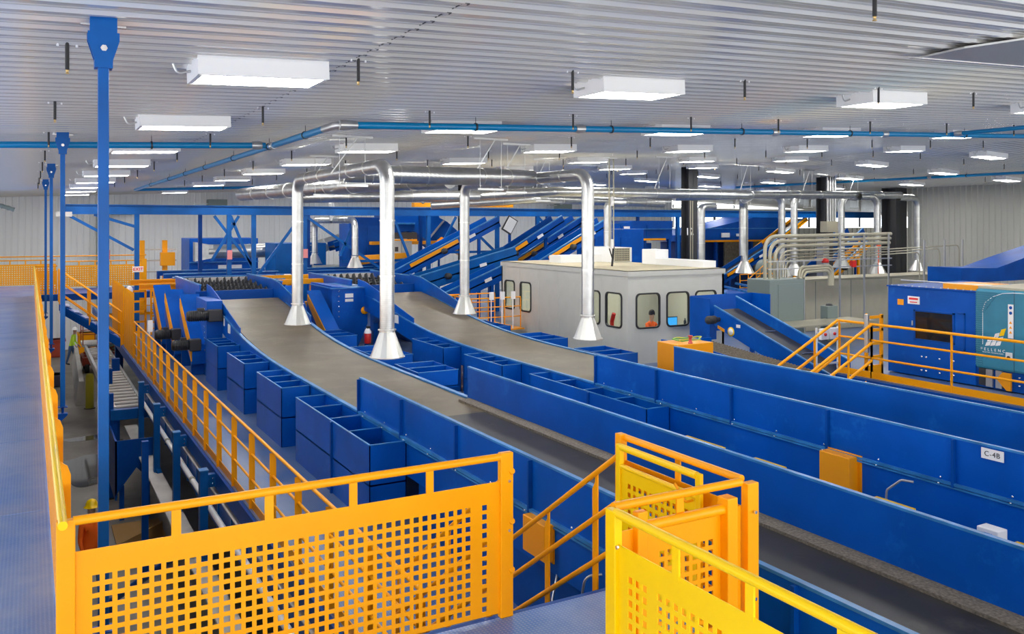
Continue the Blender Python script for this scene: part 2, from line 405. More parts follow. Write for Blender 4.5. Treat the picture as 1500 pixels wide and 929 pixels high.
# ------------------------------------------------------------------ upper deck and its hangers
m = MB().box(-8.9, .17, -2.9, 42, D1 - .02, D1).box(.17, 3.86, -3, 5.06, D1 - .02, D1)
for y in range(0, 42, 3): m.box(-8.9, .1, y, y + .012, D1, D1 + .003)
deck = thing('upper_deck', 'wide worn blue tread plate walkway on the left', 'walkway', (-3, 20, D1 - .3))
m.build('tread_plate', DECK, deck)
m = MB().box(.0, .16, 5.2, 42, D1 - .28, D1 - .02).box(.0, 3.86, 5.06, 5.14, D1 - .28, D1 - .02)
for y in range(6, 42, 4): m.box(-8.9, 0, y, y + .1, D1 - .28, D1 - .02)
m.build('deck_beam', BLUE2, deck)
for n, Y in enumerate((6.93, 15.7, 24.0, 32.4)):
    X = .47; h = ceilh(X); zb = -2.95 if n else -4.4
    if n == 0:
        post = t = thing('hanger_post', 'thick blue hanger post nearest the camera, bolted to the ceiling', 'post', (X, Y, h), 'blue hanger posts')
        zb = -2.95
        MB().box(X - .036, X + .036, Y - .036, Y + .036, zb, h - .33).build('pole', STEELB, t, bevel=.006)
        w = MB(); w.box(X - .09, X + .09, Y - .04, Y + .04, h - .1, h + .03)
        for s in (-.05, .038): w.prism([(X - .105, Y + s, h - .08), (X + .105, Y + s, h - .08), (X + .105, Y + s, h - .14), (X + .055, Y + s, h - .3), (X - .055, Y + s, h - .3), (X - .105, Y + s, h - .14)], (0, .012, 0))
        w.box(X - .06, X + .06, Y - .055, Y + .055, h - .34, h - .28); w.build('clevis', STEELB, t)
        MB().lathe((X, Y - .075, h - .2), [(0, 0), (.024, 0), (.024, .15), (0, .15)], 6, axis=1, smooth=False).build('bolt', CHROME, t)
        w = MB().box(X - .15, X + .15, Y - .02, Y + .02, h - .035, h - .02)
        w.build('ceiling_clip', CHROME, t)
        w = MB().box(X - .07, X + .07, Y - .07, Y + .07, zb - .012, zb).lathe((X, Y, zb - .012), [(.02, 0), (.02, -.1)], 8); w.box(X - .4, X + .07, Y - .06, Y + .06, zb - .14, zb - .11).prism([(X - .4, Y - .05, zb - .14), (X + .07, Y - .05, zb - .14), (X - .3, Y - .05, zb - .5), (X - .4, Y - .05, zb - .5)], (0, .1, 0))
        w.build('deck_bracket', BLUE2, t)
    else: dup(post, (X, Y, h), '%s blue hanger post from the camera, running from ceiling to upper deck' % NUM[n])

# perforated guard panels
def perf_panel(name, label, A, B, parent=None, top=-1.557, hz=(-1.72, -2.6), pm=YEL, gaps=(), h0=.1, frames=True, pitch=.061, hole=.036, rows=12, z1=-1.85, cat='guard rail', rail=True):
    """guard rail with a perforated sheet between two posts, from plan point A to B"""
    A, B = Vector((*A, 0)), Vector((*B, 0)); L = (B - A).length; u = (B - A).normalized()
    t = parent or thing(name, label, cat, ((A.x + B.x) / 2, (A.y + B.y) / 2, hz[1]))
    us = [0.]; hc = []; x = h0
    while x + hole < L - h0 * .6:
        if not any(a < x < b for a, b in gaps): us += [x, x + hole]; hc.append(len(us) - 2)
        x += pitch
    us.append(L); vs = [0.]; hr = []; z = -(z1)
    base = hz[0]
    for r in range(rows):
        zz = base - (z1 - r * pitch)
        if zz + hole > base - hz[1] - .02: break
        vs += [zz, zz + hole]; hr.append(len(vs) - 2)
    vs.append(base - hz[1]); hc, hr = set(hc), set(hr)
    MB().grid((A.x, A.y, base), u, (0, 0, -1), us, vs, lambda i, j: i in hc and j in hr).build('perforated_panel', pm, t, solid=.005)
    if rail:
        m = MB().tube([(A.x, A.y, top), (B.x, B.y, top)], .025, 12); m.build('top_rail', pm, t)
        nn = max(1, round(L / .55))
        for i in range(1, nn):
            p = A + u * L * i / nn; MB().bar((p.x, p.y, base - .02), (p.x, p.y, top), .05, .012, up=tuple(u.cross(Vector((0, 0, 1))))).build('rail_stub', pm, t)
    return t
def plate_post(t, X, Y, z0, z1, wx, wy, pm=YEL, name='post', bolts=()):
    MB().box(X - wx / 2, X + wx / 2, Y - wy / 2, Y + wy / 2, z0, z1).build(name, pm, t, bevel=.006)
    for bx, by, bz, ax in bolts:
        MB().lathe((bx, by, bz), [(0, -.012), (.011, -.012), (.011, .0)], 6, axis=ax, smooth=False).build('bolt', CHROME, t)
t = perf_panel('guard_fence', 'orange-yellow perforated guard panel across the foreground, left of the stair opening', (.2, 5.06), (2.74, 5.06), gaps=((2.32, 2.40),), h0=.09, z1=-1.86)
plate_post(t, .165, 5.06, -2.62, -1.545, .09, .05)
plate_post(t, 2.785, 5.06, -2.63, -1.53, .095, .05, bolts=((2.80, 5.04, -1.72, 1), (2.80, 5.04, -2.05, 1)))
# the long run along the walkway
t = thing('guard_fence', 'long yellow perforated guard rail receding along the edge of the left walkway', 'guard rail', (.16, 20, D1))
perf_panel('', '', (.16, 5.1), (.16, 9.1), parent=t, h0=.08, rail=False)
perf_panel('', '', (.16, 9.1), (.16, 36.0), parent=t, h0=.08, rail=False, pitch=.061)
MB().tube([(.15, 5.0, -1.557), (.15, 36, -1.557)], .024, 12).build('top_rail', YELC, t)
for i in range(21):
    Y = 6.4 + 1.5 * i
    if Y > 36: break
    MB().prism([(.165, Y, -2.7), (.165, Y, -1.56), (.22, Y, -1.6), (.24, Y, -1.66), (.24, Y, -2.7)], (0, .012, 0)).build('post', YEL, t)
# right hand enclosure beside the stair
t = perf_panel('guard_fence', 'brightly lit yellow perforated guard panel in the lower right corner foreground', (2.76, 3.78), (2.76, 1.3), gaps=((.27, .33),), h0=.11, pm=YELC, z1=-1.86)
plate_post(t, 2.76, 3.80, -2.63, -1.545, .05, .09, YELC)
MB().lathe((2.73, 3.72, -1.72), [(0, -.012), (.011, -.012), (.011, 0)], 6, axis=0, smooth=False).build('bolt', CHROME, t)
t = perf_panel('guard_fence', 'yellow perforated guard panel behind the bright one, tall post at right', (2.80, 3.86), (3.74, 3.86), h0=.32, pm=YEL, z1=-1.86, hz=(-1.70, -2.6))
MB().tube([(2.98, 3.84, -1.69), (3.58, 3.84, -1.69)], .03, 12).build('panel_cap', YEL, t)
plate_post(t, 2.97, 3.84, -2.63, -1.60, .07, .05, name='rail_stub')
plate_post(t, 3.62, 3.84, -2.63, -1.62, .08, .09)
plate_post(t, 3.80, 3.84, -2.63, -1.56, .09, .06, bolts=((3.80, 3.80, -1.73, 1), (3.80, 3.80, -2.25, 1)))
t = perf_panel('guard_fence', 'yellow double-framed guard panel at the head of the stair, right side', (3.79, 3.9), (3.79, 5.08), h0=.2, pm=YEL, z1=-1.84)
plate_post(t, 3.77, 5.1, -2.9, -1.53, .06, .07)
g = perf_panel('swing_gate', 'yellow perforated swing gate folded back against the stair-head guard panel', (3.70, 4.2), (3.70, 5.0), h0=.08, pm=YELC, top=-1.60, z1=-1.84, hz=(-1.73, -2.55), cat='gate')
plate_post(g, 3.70, 4.18, -2.56, -1.58, .03, .05, YELC); plate_post(g, 3.70, 5.02, -2.56, -1.58, .04, .05, YELC)
MB().tube([(3.70, 4.2, -1.735), (3.70, 5.0, -1.735)], .018, 10).build('lower_rail', YELC, g)
MB().tube(path([(3.68, 4.22, -1.76), (3.62, 4.22, -1.76), (3.60, 4.30, -1.66)], .02), .009, 8).build('latch', YEL, g)

# stair down from the upper deck
st = thing('stair', 'short blue tread plate stair dropping from the upper deck beside the first conveyor', 'stairs', (3.25, 6.1, D2))
n = 7
for i in range(1, n):
    z = D1 - (D1 - D2) * i / n; y = 5.14 + .28 * (i - 1)
    MB().box(2.84, 3.68, y, y + .30, z - .03, z).build('tread', DECKM, st)
for X in (2.80, 3.70):
    MB().prism([(X - .01, 5.14, D1 - .02), (X - .01, 5.14, D1 - .3), (X - .01, 6.9, D2), (X - .01, 7.1, D2), (X - .01, 7.1, D2 + .12)], (.02, 0, 0)).build('stringer', BLUE2, st)
for k_, X in enumerate((3.72, 2.82)):
    t = thing('stair_rail', ['yellow sloping stair rail on the conveyor side of the near stair', 'yellow sloping stair rail behind the foreground perforated panel'][k_], 'handrail', (X, 6.1, D2))
    f = lambda y, o: -1.66 - .70 * (y - 5.04) - o
    for o_ in (0, .335, .66): MB().tube([(X, 5.03, f(5.03, o_)), (X, 7.15, f(7.15, o_))], .021, 10).build('rail', YEL, t)
    for y in (5.36, 6.05, 7.1):
        z = f(y, .0); MB().prism([(X + .0, y - .03, z - 1.05), (X, y + .035, z - 1.05), (X, y + .035, z - .12), (X, y + .0, z - .06), (X, y, z), (X, y - .03, z)], (.012, 0, 0)).build('post', YEL, t)

# ------------------------------------------------------------------ sorting mezzanine
mz = thing('sorting_mezzanine', 'blue mezzanine floor carrying the curved conveyors', 'mezzanine', (20, 20, D2 - .3))
MB().box(2.62, 41, -2, 45, D2 - .03, D2).build('deck_plate', DECKM, mz)
m = MB().box(2.58, 2.66, 3, 45, D2 - .3, D2 - .03)
for y in range(3, 45, 3): m.box(2.62, 12, y, y + .1, D2 - .3, D2 - .03)
m.build('edge_beam', BLUE2, mz)
def railing(label, p0, p1, H=1.05, mids=2, toe=True, sp=1.2, pm=YEL, name='railing', below=.0, pw=.05, r=.021, pt='flat'):
    p0, p1 = Vector(p0), Vector(p1); t = thing(name, label, 'railing', tuple((p0 + p1) / 2))
    L = (p1 - p0).length; u = (p1 - p0) / L; hz = Vector((u.x, u.y, 0)).normalized()
    Z = Vector((0, 0, 1)); MB().tube([p0 + Z * H, p1 + Z * H], r, 10).build('top_rail', pm, t)
    for i in range(mids):
        q = H * (i + 1) / (mids + 1) + .04; MB().tube([p0 + Z * q, p1 + Z * q], r * .8, 8).build('mid_rail', pm, t)
    if toe: MB().bar(p0 + Z * .06, p1 + Z * .06, .01, .12).build('toe_board', pm, t)
    n = max(1, round(L / sp))
    for i in range(n + 1):
        p = p0 + u * L * i / n
        q = hz.cross(Z) * pw / 2; sx = hz * .012
        MB().prism([p - q - Z * below, p + q - Z * below, p + q + Z * (H - .10), p + q * .2 + Z * (H - .02), p - q + Z * (H - .02)], sx).build('post', pm, t)
    return t
t = railing('long yellow walkway railing with two mid rails left of the blue bunkers', (2.66, 6.2, D2), (2.66, 27.2, D2), below=.18, sp=1.18, pw=.08)
# taller gates further along
t = thing('railing', 'tall close-set yellow fence posts at the far end of the walkway railing', 'railing', (2.66, 28.5, D2))
for i in range(22):
    y = 27.5 + .33 * i
    if 29.9 < y < 30.4: continue
    MB().prism([(2.63, y - .05, D2 - .1), (2.63, y + .06, D2 - .1), (2.63, y + .06, D2 + 1.78), (2.63, y - .05, D2 + 1.88)], (.05, 0, 0)).build('post', YEL, t)
for z in (.3, .8, 1.3): MB().tube([(2.68, 27.5, D2 + z), (2.68, 34.4, D2 + z)], .02, 8).build('mid_rail', YEL, t)

# ------------------------------------------------------------------ curved conveyors
YS = [-2, 14, 16, 17.5, 18.5, 19.5, 20.5, 21.3, 22.1, 22.9, 23.7, 24.8]
HS = [-2.87, -2.87, -2.87, -2.86, -2.83, -2.78, -2.70, -2.61, -2.50, -2.38, -2.26, -2.13]
def bh(y):
    if y <= YS[0]: return HS[0]
    for i in range(len(YS) - 1):
        if y <= YS[i + 1]: return HS[i] + (HS[i + 1] - HS[i]) * (y - YS[i]) / (YS[i + 1] - YS[i])
    return HS[-1]
def ribbon(mb, x0, x1, ya, yb, fz, th, n=30):
    ys = [ya + (yb - ya) * i / n for i in range(n + 1)]; N = n + 1
    v = [(x, y, fz(y) - d) for d in (0, th) for x in (x0, x1) for y in ys]
    f = []
    for i in range(n):
        f += [(i, N + i, N + i + 1, i + 1), (2 * N + i, 2 * N + i + 1, 3 * N + i + 1, 3 * N + i), (i, i + 1, 2 * N + i + 1, 2 * N + i), (N + i, 3 * N + i, 3 * N + i + 1, N + i + 1)]
    f += [(0, 2 * N, 3 * N, N), (n, N + n, 3 * N + n, 2 * N + n)]
    return mb.add(v, f, False)
def wall_strip(mb, X, th, ya, yb, ft, fb, n=30):
    ys = [ya + (yb - ya) * i / n for i in range(n + 1)]; N = n + 1
    v = [(x, y, f_(y)) for x in (X, X + th) for f_ in (ft, fb) for y in ys]
    f = []
    for i in range(n):
        f += [(i, N + i, N + i + 1, i + 1), (2 * N + i, 2 * N + i + 1, 3 * N + i + 1, 3 * N + i), (i, i + 1, 2 * N + i + 1, 2 * N + i), (N + i, 3 * N + i, 3 * N + i + 1, N + i + 1)]
    f += [(0, 2 * N, 3 * N, N), (n, N + n, 3 * N + n, 2 * N + n)]
    return mb.add(v, f)
def conveyor(dx, dy, label, nearY, farY):
    xl, xr = 4.37 + dx, 6.24 + dx; B = lambda y: bh(y - dy)
    t = thing('curved_conveyor', label, 'conveyor', ((xl + xr) / 2, 12 + dy, D2))
    ribbon(MB(), xl + .06, xr - .03, 11.6, 24.8 + dy, lambda y: B(y) + .02, .03, 60).build('belt', BELT, t)
    ribbon(MB(), xl + .06, xr - .03, -2, 11.6, lambda y: B(y) + .02, .03, 4).build('belt', BELTN, t, label='darker near stretch of the belt')
    ribbon(MB(), xr - .22, xr - .005, -2, nearY, lambda y: B(y) + .05, .04, 4).build('rubber_skirt', SKIRT, t)
    # side frames with a rolled rim
    for X, nm in ((xl, 'near'), (xr, 'far')):
        s = 1 if X == xr else -1
        wall_strip(MB(), X if s > 0 else X - .03, .03, -2, 25.2 + dy, lambda y: B(y) + .02, lambda y: B(y) - .45).build('side_frame', BLUE, t)
        mb = MB(); ribbon(mb, X - .05 if s < 0 else X - .02, X + .02 if s < 0 else X + .06, -2, 24 + dy, lambda y: B(y) + .045, .03); mb.build('side_rim', EDGE, t)
    # raised boards at the head of the belt
    wall_strip(MB(), xl - .01, .02, 21.0 + dy, 25.4 + dy, lambda y: B(y) + .17 + .06 * (y - 21 - dy), lambda y: B(y) - .02).build('head_board', BLUE, t)
    wall_strip(MB(), xr - .01, .02, 21.6 + dy, 25.8 + dy, lambda y: B(y) + .22 + .07 * (y - 21.6 - dy), lambda y: B(y) - .3).build('head_board', BLUE, t)
    wall_strip(MB(), xr - .012, .025, 21.6 + dy, 25.8 + dy, lambda y: B(y) + .235 + .07 * (y - 21.6 - dy), lambda y: B(y) + .205 + .07 * (y - 21.6 - dy)).build('board_edge', EDGE, t)
    MB().box(xl - .3, xr + .3, 25.4 + dy, 25.5 + dy, -2.3, -1.9).build('head_plate', BLUE2, t)
    # tall side boards of the straight stretch, panel by panel
    def boards(X, y0, s):
        mb = MB().box(X - .012, X + .012, -2, y0, -2.88, -2.345); mb.build('side_board', BLUE, t)
        MB().box(X - .02, X + .03, -2, y0, -2.345, -2.322).build('board_edge', EDGE, t)
        mb = MB().box(X - .05 * s, X + .0, -2, y0, -2.885, -2.865); mb.build('foot_flange', EDGE, t)
        if s > 0 and dx < 1 or True:
            y = y0
            while y > -2:
                xx = X - .05 if s > 0 else X + .012
                if s > 0: MB().box(X - .055, X - .012, y - .03, y, -2.87, -2.35).build('stiffener', BLUE2, t)
                y -= 1.7 if s > 0 else 1.7
            mb = MB()
            y = y0 - .25
            while y > 0:
                for zz in (-2.80,): mb.lathe((X - .012 * s - (.06 if False else 0), y, zz), [(0, -.006), (.012, -.006), (.012, .006), (0, .006)], 6, axis=0)
                mb.lathe((X - .05, y, -2.862), [(.012, 0), (.012, .008), (0, .008)], 6)
                y -= .8
            mb.build('bolt', CHROME, t)
    boards(xl, nearY, 1); boards(xr, farY, -1)
    # lower frame of the straight stretch
    MB().box(xl - .02, xl + .02, -2, 10.2, D2, -2.9).build('lower_frame', BLUE2, t)
    MB().box(xr - .02, xr + .02, -2, 12, D2, -2.9).build('lower_frame', BLUE2, t)
    mb = MB()
    for y in range(3, 26, 3): mb.box(xl + .02, xl + .12, y, y + .1, D2, -3.2 if y < 20 else -2.9).box(xr - .12, xr - .02, y, y + .1, D2, -3.2 if y < 20 else -2.9)
    mb.build('leg', BLUE2, t)
    return t
c1 = conveyor(0, 0, 'wide grey conveyor belt curving down from left of the hall, nearest the camera', 12.5, 12.6)
c2 = conveyor(4.44, 0, 'second wide grey curved conveyor belt, passing in front of the cabin', 12.65, 12.76)
# small fittings on the conveyor sides
def guard_box(X, Y, z0, z1, w, d, label, edge=True):
    t = thing('guard_box', label, 'guard', (X, Y, z0))
    MB().box(X - d, X, Y - w / 2, Y + w / 2, z0, z1).build('cover', ORG, t, bevel=.01)
    MB().box(X - .008, X + .005, Y - w / 2 - (.06 if edge else .01), Y + w / 2 + .0, z0 - .02, z1 + .02).build('back_flange', ORG, t)
guard_box(4.33, 7.13, -3.2, -2.85, .42, .10, 'orange guard box on the side of the first conveyor by the stair', False)
guard_box(8.78, 7.3, -3.3, -2.83, .45, .16, 'orange guard box on the side of the second conveyor')
solo(MB().tube(path([(4.36, 6.15, -3.05), (4.2, 6.2, -3.05), (4.2, 6.3, -3.45), (4.2, 6.75, -3.5), (4.36, 6.9, -3.3)], .08), .012, 8), 'cable', STEEL, 'grey flexible conduit looping down by the near stair', 'cable')
solo(MB().tube(path([(8.75, 6.30, -2.93), (8.7, 6.42, -2.93), (8.66, 6.58, -3.08), (8.66, 6.62, -3.6)], .06), .014, 8), 'cable', STEEL, 'grey flexible conduit curving down right of the orange guard box', 'cable')
t = thing('junction_box', 'small white junction box between the two conveyors at the right edge', 'box', (8.3, 5.1, -3.3))
MB().box(8.22, 8.38, 5.0, 5.22, -3.3, -3.0).build('housing', WHITE, t, bevel=.01); MB().box(8.2, 8.25, 5.06, 5.14, -3.2, -3.04).build('cover', BLUE, t); MB().box(8.27, 8.33, 5.08, 5.14, D2, -3.3).build('stand', STEEL, t)
for i, (y, hl) in enumerate(((9.5, .4), (8.25, .27), (6.37, .25), (4.75, .25))):
    t = thing('yellow_floor_angle', 'thin yellow edging strip between the two conveyors, %s from the camera' % NUM[3 - i], 'edging', (8.5, y, D2))
    MB().box(8.44, 8.54, y - hl, y + hl, -3.165, -3.145).build('strip', YELC, t); MB().box(8.47, 8.51, y - hl + .05, y - hl + .1, D2, -3.165).box(8.47, 8.51, y + hl - .1, y + hl - .05, D2, -3.165).build('leg', BLUE2, t)
t = thing('conveyor_sign', 'white sign reading C-4B on the second conveyor at the right', 'sign', (8.78, 5.45, -2.5))
MB().box(8.775, 8.785, 5.28, 5.52, -2.47, -2.36).build('plate', SIGNW, t)
text('C-4B', .075, INK, t, frame4((8.772, 5.40, -2.415), (0, -1, 0), (0, 0, 1)), ext=.001, bold=.0)

# ------------------------------------------------------------------ bunkers and catch boxes
for t_, dx in ((c1, 0), (c2, 4.44)):
    MB().box(4.325 + dx, 4.338 + dx, 22.0, 22.25, -2.72, -2.5).build('label_plate', SIGNW, t_)
    MB().box(4.325 + dx, 4.338 + dx, 22.7, 22.8, -2.6, -2.35).build('label_plate', SIGNW, t_)
    MB().lathe((4.325 + dx, 23.3, -2.55), [(0, 0), (.1, 0), (.1, .01)], 16, axis=0).build('yellow_disc', YEL, t_)
def bunker(label, X0, X1, Y0, Y1, top=-2.87, bot=D2, div=2, name='bunker', taper=0., flip=False, group='blue bunkers'):
    """open-topped steel bin standing on the mezzanine with slanting plates inside"""
    t = thing(name, label, 'bunker', ((X0 + X1) / 2, (Y0 + Y1) / 2, bot), group)
    th = .012; a = X0; b = X1
    MB().box(a, a + th, Y0, Y1, bot, top).box(a, b, Y0, Y0 + th, bot, top).box(a, b, Y1 - th, Y1, bot, top).box(b - th, b, Y0, Y1, bot, top).build('shell', BLUE, t)
    bz = bot + (.5 if bot < -3.5 else .02); MB().box(a, b, Y0, Y1, bz, bz + .02).build('bottom_plate', BLUE2, t)
    for i in range(div):
        y = Y0 + (Y1 - Y0) * (i + 1) / (div + 1)
        dd = .5 if bot < -3.5 else .28; MB().prism([(a + th, y, top - .004), (b - th, y, top - .004), (b - th, y + .16 * dd * 2, top - dd), (a + th, y + .16 * dd * 2, top - dd)], (0, -.012, 0)).build('divider', BLUE, t)
        MB().box(a, b, y - .02, y + .006, top, top + .01).build('divider_rim', EDGE, t)
    e = MB().box(a - .005, a + .02, Y0, Y1, top, top + .012).box(a, b, Y0 - .005, Y0 + .02, top, top + .012).box(a, b, Y1 - .02, Y1 + .005, top, top + .012)
    e.build('rim', EDGE, t)
    if Y1 - Y0 > 2: MB().box(a - .03, a, Y0 + 1.55, Y0 + 1.6, bot, top).build('seam', BLUE2, t)
    return t
bunker('tall blue bunker left of the first conveyor, nearest and longest of four', 3.83, 4.34, 10.6, 14.14, div=3)
bunker('tall blue bunker left of the first conveyor, second of four', 3.83, 4.34, 15.06, 16.93)
bunker('tall blue bunker left of the first conveyor, third of four', 3.83, 4.34, 18.05, 19.8)
bunker('tall blue bunker left of the first conveyor, furthest of four beside the motor', 3.83, 4.34, 20.9, 22.4)
bunker('blue bunker left of the second conveyor, nearest, just behind the tall board', 8.32, 8.78, 10.6, 14.17, div=3)
bunker('blue bunker left of the second conveyor, second from the camera', 8.32, 8.78, 15.27, 17.0)
bunker('blue bunker left of the second conveyor, furthest from the camera', 8.32, 8.78, 18.1, 19.95)
def tray(label, X0, X1, Y0, Y1, top=-2.87, bot=-3.2): return bunker(label, X0, X1, Y0, Y1, top, bot, 1, 'catch_box', group='low open catch boxes')
for X0, s, nm in ((6.42, 0, 'first'), (10.86, .1, 'second')):
    for i, (a, b) in enumerate(((15.3, 16.5), (17.6, 18.9 + .4), (21.3, 22.6))):
        if nm == 'second': a, b = ((15.35, 16.6), (18.2, 19.5), (21.15, 22.7))[i]
        t = tray('low blue two-cell catch box on the far side of the %s conveyor, %s' % (nm, NUM[i] if i else 'nearest'), X0 + .08, X0 + .95, a, b)
        MB().box(X0 + .1, X0 + .16, a + .05, a + .11, D2, -3.2).box(X0 + .85, X0 + .91, b - .11, b - .05, D2, -3.2).build('leg', BLUE2, t)
        MB().box(X0 - .12, X0 + .08, a, a + .06, -3.18, -3.1).box(X0 - .12, X0 + .08, b - .06, b, -3.18, -3.1).build('arm', BLUE2, t)

# ------------------------------------------------------------------ extraction ducts and hoods
def seams(pts, r, step=.9):
    m = MB()
    for a, b in zip(pts[:-1], pts[1:]):
        a, b = Vector(a), Vector(b); L = (b - a).length
        if L < .8: continue
        d = (b - a) / L; n = int(L / step)
        for i in range(1, n + 1):
            p = a + d * L * i / (n + 1); m.tube([p - d * .012, p + d * .012], r * 1.07, 16)
    return m
def hood(t, X, Y, zb, r, H=.42, R=.29):
    m = MB(); N = 16
    m.lathe((X, Y, zb), [(R, 0), (r + .005, H), (r + .005, H + .03), (r + .03, H + .035), (r + .03, H + .05), (r, H + .055)], N, smooth=False)
    m.lathe((X, Y, zb), [(R, 0), (R + .012, .0), (R + .012, .012), (R - .005, .012)], N, smooth=False)
    m.build('extraction_hood', HOODM, t, solid=.003)
def duct(label, pts, r, cr=.35, mt=None, step=1.1, name='duct', hoods=(), straps=True):
    t = thing(name, label, 'duct', tuple(pts[0])); p = path(pts, cr) if len(pts) > 2 else pts
    MB().tube(p, r, 20, caps=not hoods).build('duct_run', mt or GALV, t)
    s = seams(pts, r, step)
    if s.v: s.build('joint_ring', HOODM, t)
    for h in hoods: hood(t, *h)
    return t
X1, X2, HT = 5.3, 9.75, 1.0
duct('silver duct bending down to a cone hood over the first conveyor, near one of two', [(X1, 13.8, -1.83), (X1, 13.8, HT), (X1, 16.6, HT)], .125, .32, hoods=((X1, 13.8, -2.26, .125),))
duct('silver duct bending down to a cone hood over the first conveyor, far one of two', [(X1, 19.4, -1.86), (X1, 19.4, HT), (X1, 16.6, HT)], .125, .32, hoods=((X1, 19.4, -2.27, .12),))
duct('silver duct bending down to a cone hood over the second conveyor, near one of two', [(X2, 14.3, -1.88), (X2, 14.3, HT), (X2, 17, HT)], .125, .32, hoods=((X2, 14.3, -2.3, .125),))
duct('silver duct bending down to a cone hood over the second conveyor, far one of two', [(X2, 19.9, -1.9), (X2, 19.9, HT), (X2, 17, HT)], .125, .32, hoods=((X2, 19.9, -2.3, .12),))
duct('short thick silver duct joining the two pairs of near hoods', [(X1 + .1, 16.4, HT), (7.6, 16.0, HT - .02), (X2 - .1, 16.3, HT)], .18, .6, GALVH, .7)
duct('long silver trunk duct slanting from the far left towards the near hoods', [(6.0, 28.6, .95), (6.9, 18.4, .93), (7.6, 16.2, .93)], .2, .6, GALVH, 1.6)
duct('long silver trunk duct running right above the blue gantry on the left', [(6.75, 25.2, .78), (9, 24.3, .82), (12.2, 23.9, .86)], .17, .5, GALVH, 1.1)
duct('silver trunk duct passing over the cabin and dropping behind its roof', [(12.0, 24.4, .86), (14.2, 22.6, 1.0), (20.6, 20.8, .95), (23.6, 24.2, .9), (23.6, 24.2, -1.2)], .15, .35, GALVH, 1.3)
duct('thinner silver trunk duct beneath the cabin trunk', [(11.6, 26.2, .62), (15.0, 25.0, .85), (22, 27, .8)], .15, .35, GALVH, 1.3)
duct('upright silver duct rising behind the cabin air conditioner', [(17.9, 25.0, -1.3), (17.9, 25.0, .75), (18.6, 25.0, .75)], .14, .2)
duct('upright silver duct rising left of column twelve', [(23.3, 26.2, -1.5), (23.3, 26.2, .7), (24, 26.2, .7)], .15, .2)
# ducts over the distant lines at the right
TR = [(22, 30.5, 1.35)]
duct('silver trunk duct over the distant right-hand lines', [(23, 27.5, 1.1), (26.8, 26.9, 1.25), (36, 26.6, 1.35)], .17, .4, GALVH, 1.4)
for i, (X, Y, zb, dx_, lab) in enumerate([(26.7, 27.3, -2.1, -1, 'silver duct with cone hood just right of column twelve'), (28.7, 27.1, -2.3, -1, 'silver duct with cone hood beside the bent conduits'),
        (29.9, 27.5, -2.3, 1.2, 'silver duct with cone hood behind the bent conduits'), (33.1, 27.6, -2.05, 1.1, 'silver duct with cone hood just right of the conduit column'),
        (34.2, 26.5, -2.3, -1.2, 'silver duct with cone hood in front of the charcoal column'), (37.4, 26.7, -2.25, -1.4, 'rightmost silver duct with cone hood in front of the grey wall')]):
    duct(lab, [(X, Y, zb + .55), (X, Y, 1.25), (X + dx_, Y, 1.25)], .15, .45, hoods=((X, Y, zb, .15, .5, .42),))
for i, (X, Y, zb, s_) in enumerate(((11.3, 38.5, -1.8, .8), (11.35, 33.1, -1.75, -.8))):
    duct(['far silver duct with small cone hood behind the gantry, left one', 'far silver duct with small cone hood behind the gantry, right one'][i], [(X, Y, zb + .5), (X, Y, .15), (X, 35.8, .15)], .13, .35, hoods=((X, Y, zb, .13, .42, .32),))
solo(MB().tube([(11.3, 35.8, .15), (11.2, 35.8, .9)], .14, 14), 'duct', GALV, 'short silver riser joining the two far hood ducts', 'duct')
# rod hangers and struts carrying the ducts
for i, (X, Y, w) in enumerate(((5.3, 15.6, 1.0), (8.4, 15.9, 1.0), (9.75, 17.2, .9), (6.4, 21, .9), (14, 23.0, .9), (18, 22.0, .9), (11, 24.2, .9), (30, 26.8, 1.), (33, 26.8, 1.), (26.5, 27, 1.))):
    t = thing('duct_hanger', 'thin threaded rod hanger holding a silver duct, number %d' % (i + 1) , 'hanger', (X, Y, .7), 'duct hangers')
    lab = ['on the near duct over the first conveyor', 'on the thick duct between the near hoods', 'on the duct over the second conveyor', 'on the trunk left of the near hoods', 'above the cabin front', 'above the cabin air conditioner', 'on the trunk above the gantry', 'right of the conduit column', 'beside the rightmost hoods', 'near column twelve'][i]
    t['label'] = 'thin rod hanger with strut channel ' + lab
    zt = ceilh(X)
    MB().tube([(X - w * .25, Y, .74), (X - w * .25, Y, zt)], .006, 6).tube([(X + w * .25, Y, .74), (X + w * .25, Y, zt)], .006, 6).build('rod', STEEL, t)
    MB().box(X - w * .4, X + w * .4, Y - .02, Y + .02, zt - .05, zt - .01).box(X - w * .3, X + w * .3, Y - .02, Y + .02, .70, .74).build('strut', STEEL, t)
    MB().bar((X + .1, Y, zt - .04), (X - .35, Y + .2, .95), .02, .02).build('brace', STEEL, t)

# ------------------------------------------------------------------ control cabin
XC, X9, Y0, Y9 = 14.4, 17.92, 19.16, 26.45; ZT, ZB = -1.3, D2
cab = thing('control_cabin', 'pale grey prefabricated control cabin with rounded black-framed windows', 'cabin', ((XC + X9) / 2, (Y0 + Y9) / 2, ZB))
sw = [(25.50, 26.22), (24.4, 25.15), (20.47, 20.98 + .25), (19.42, 20.22)]
fw = [(14.66, 15.52), (15.74, 16.58), (16.80, 17.62)]
zw0, zw1 = -2.93, -1.93
us = [0] + sorted([a - Y0 for p in sw for a in p]) + [Y9 - Y0]
m = MB(); H = lambda i, j: j == 1 and i % 2 == 1
for xx in (XC, XC + .08): m.grid((xx, Y0, ZB), (0, 1, 0), (0, 0, 1), us, [0, zw0 - ZB, zw1 - ZB, ZT - ZB], H)
us = [0] + sorted([a - XC for p in fw for a in p]) + [X9 - XC]
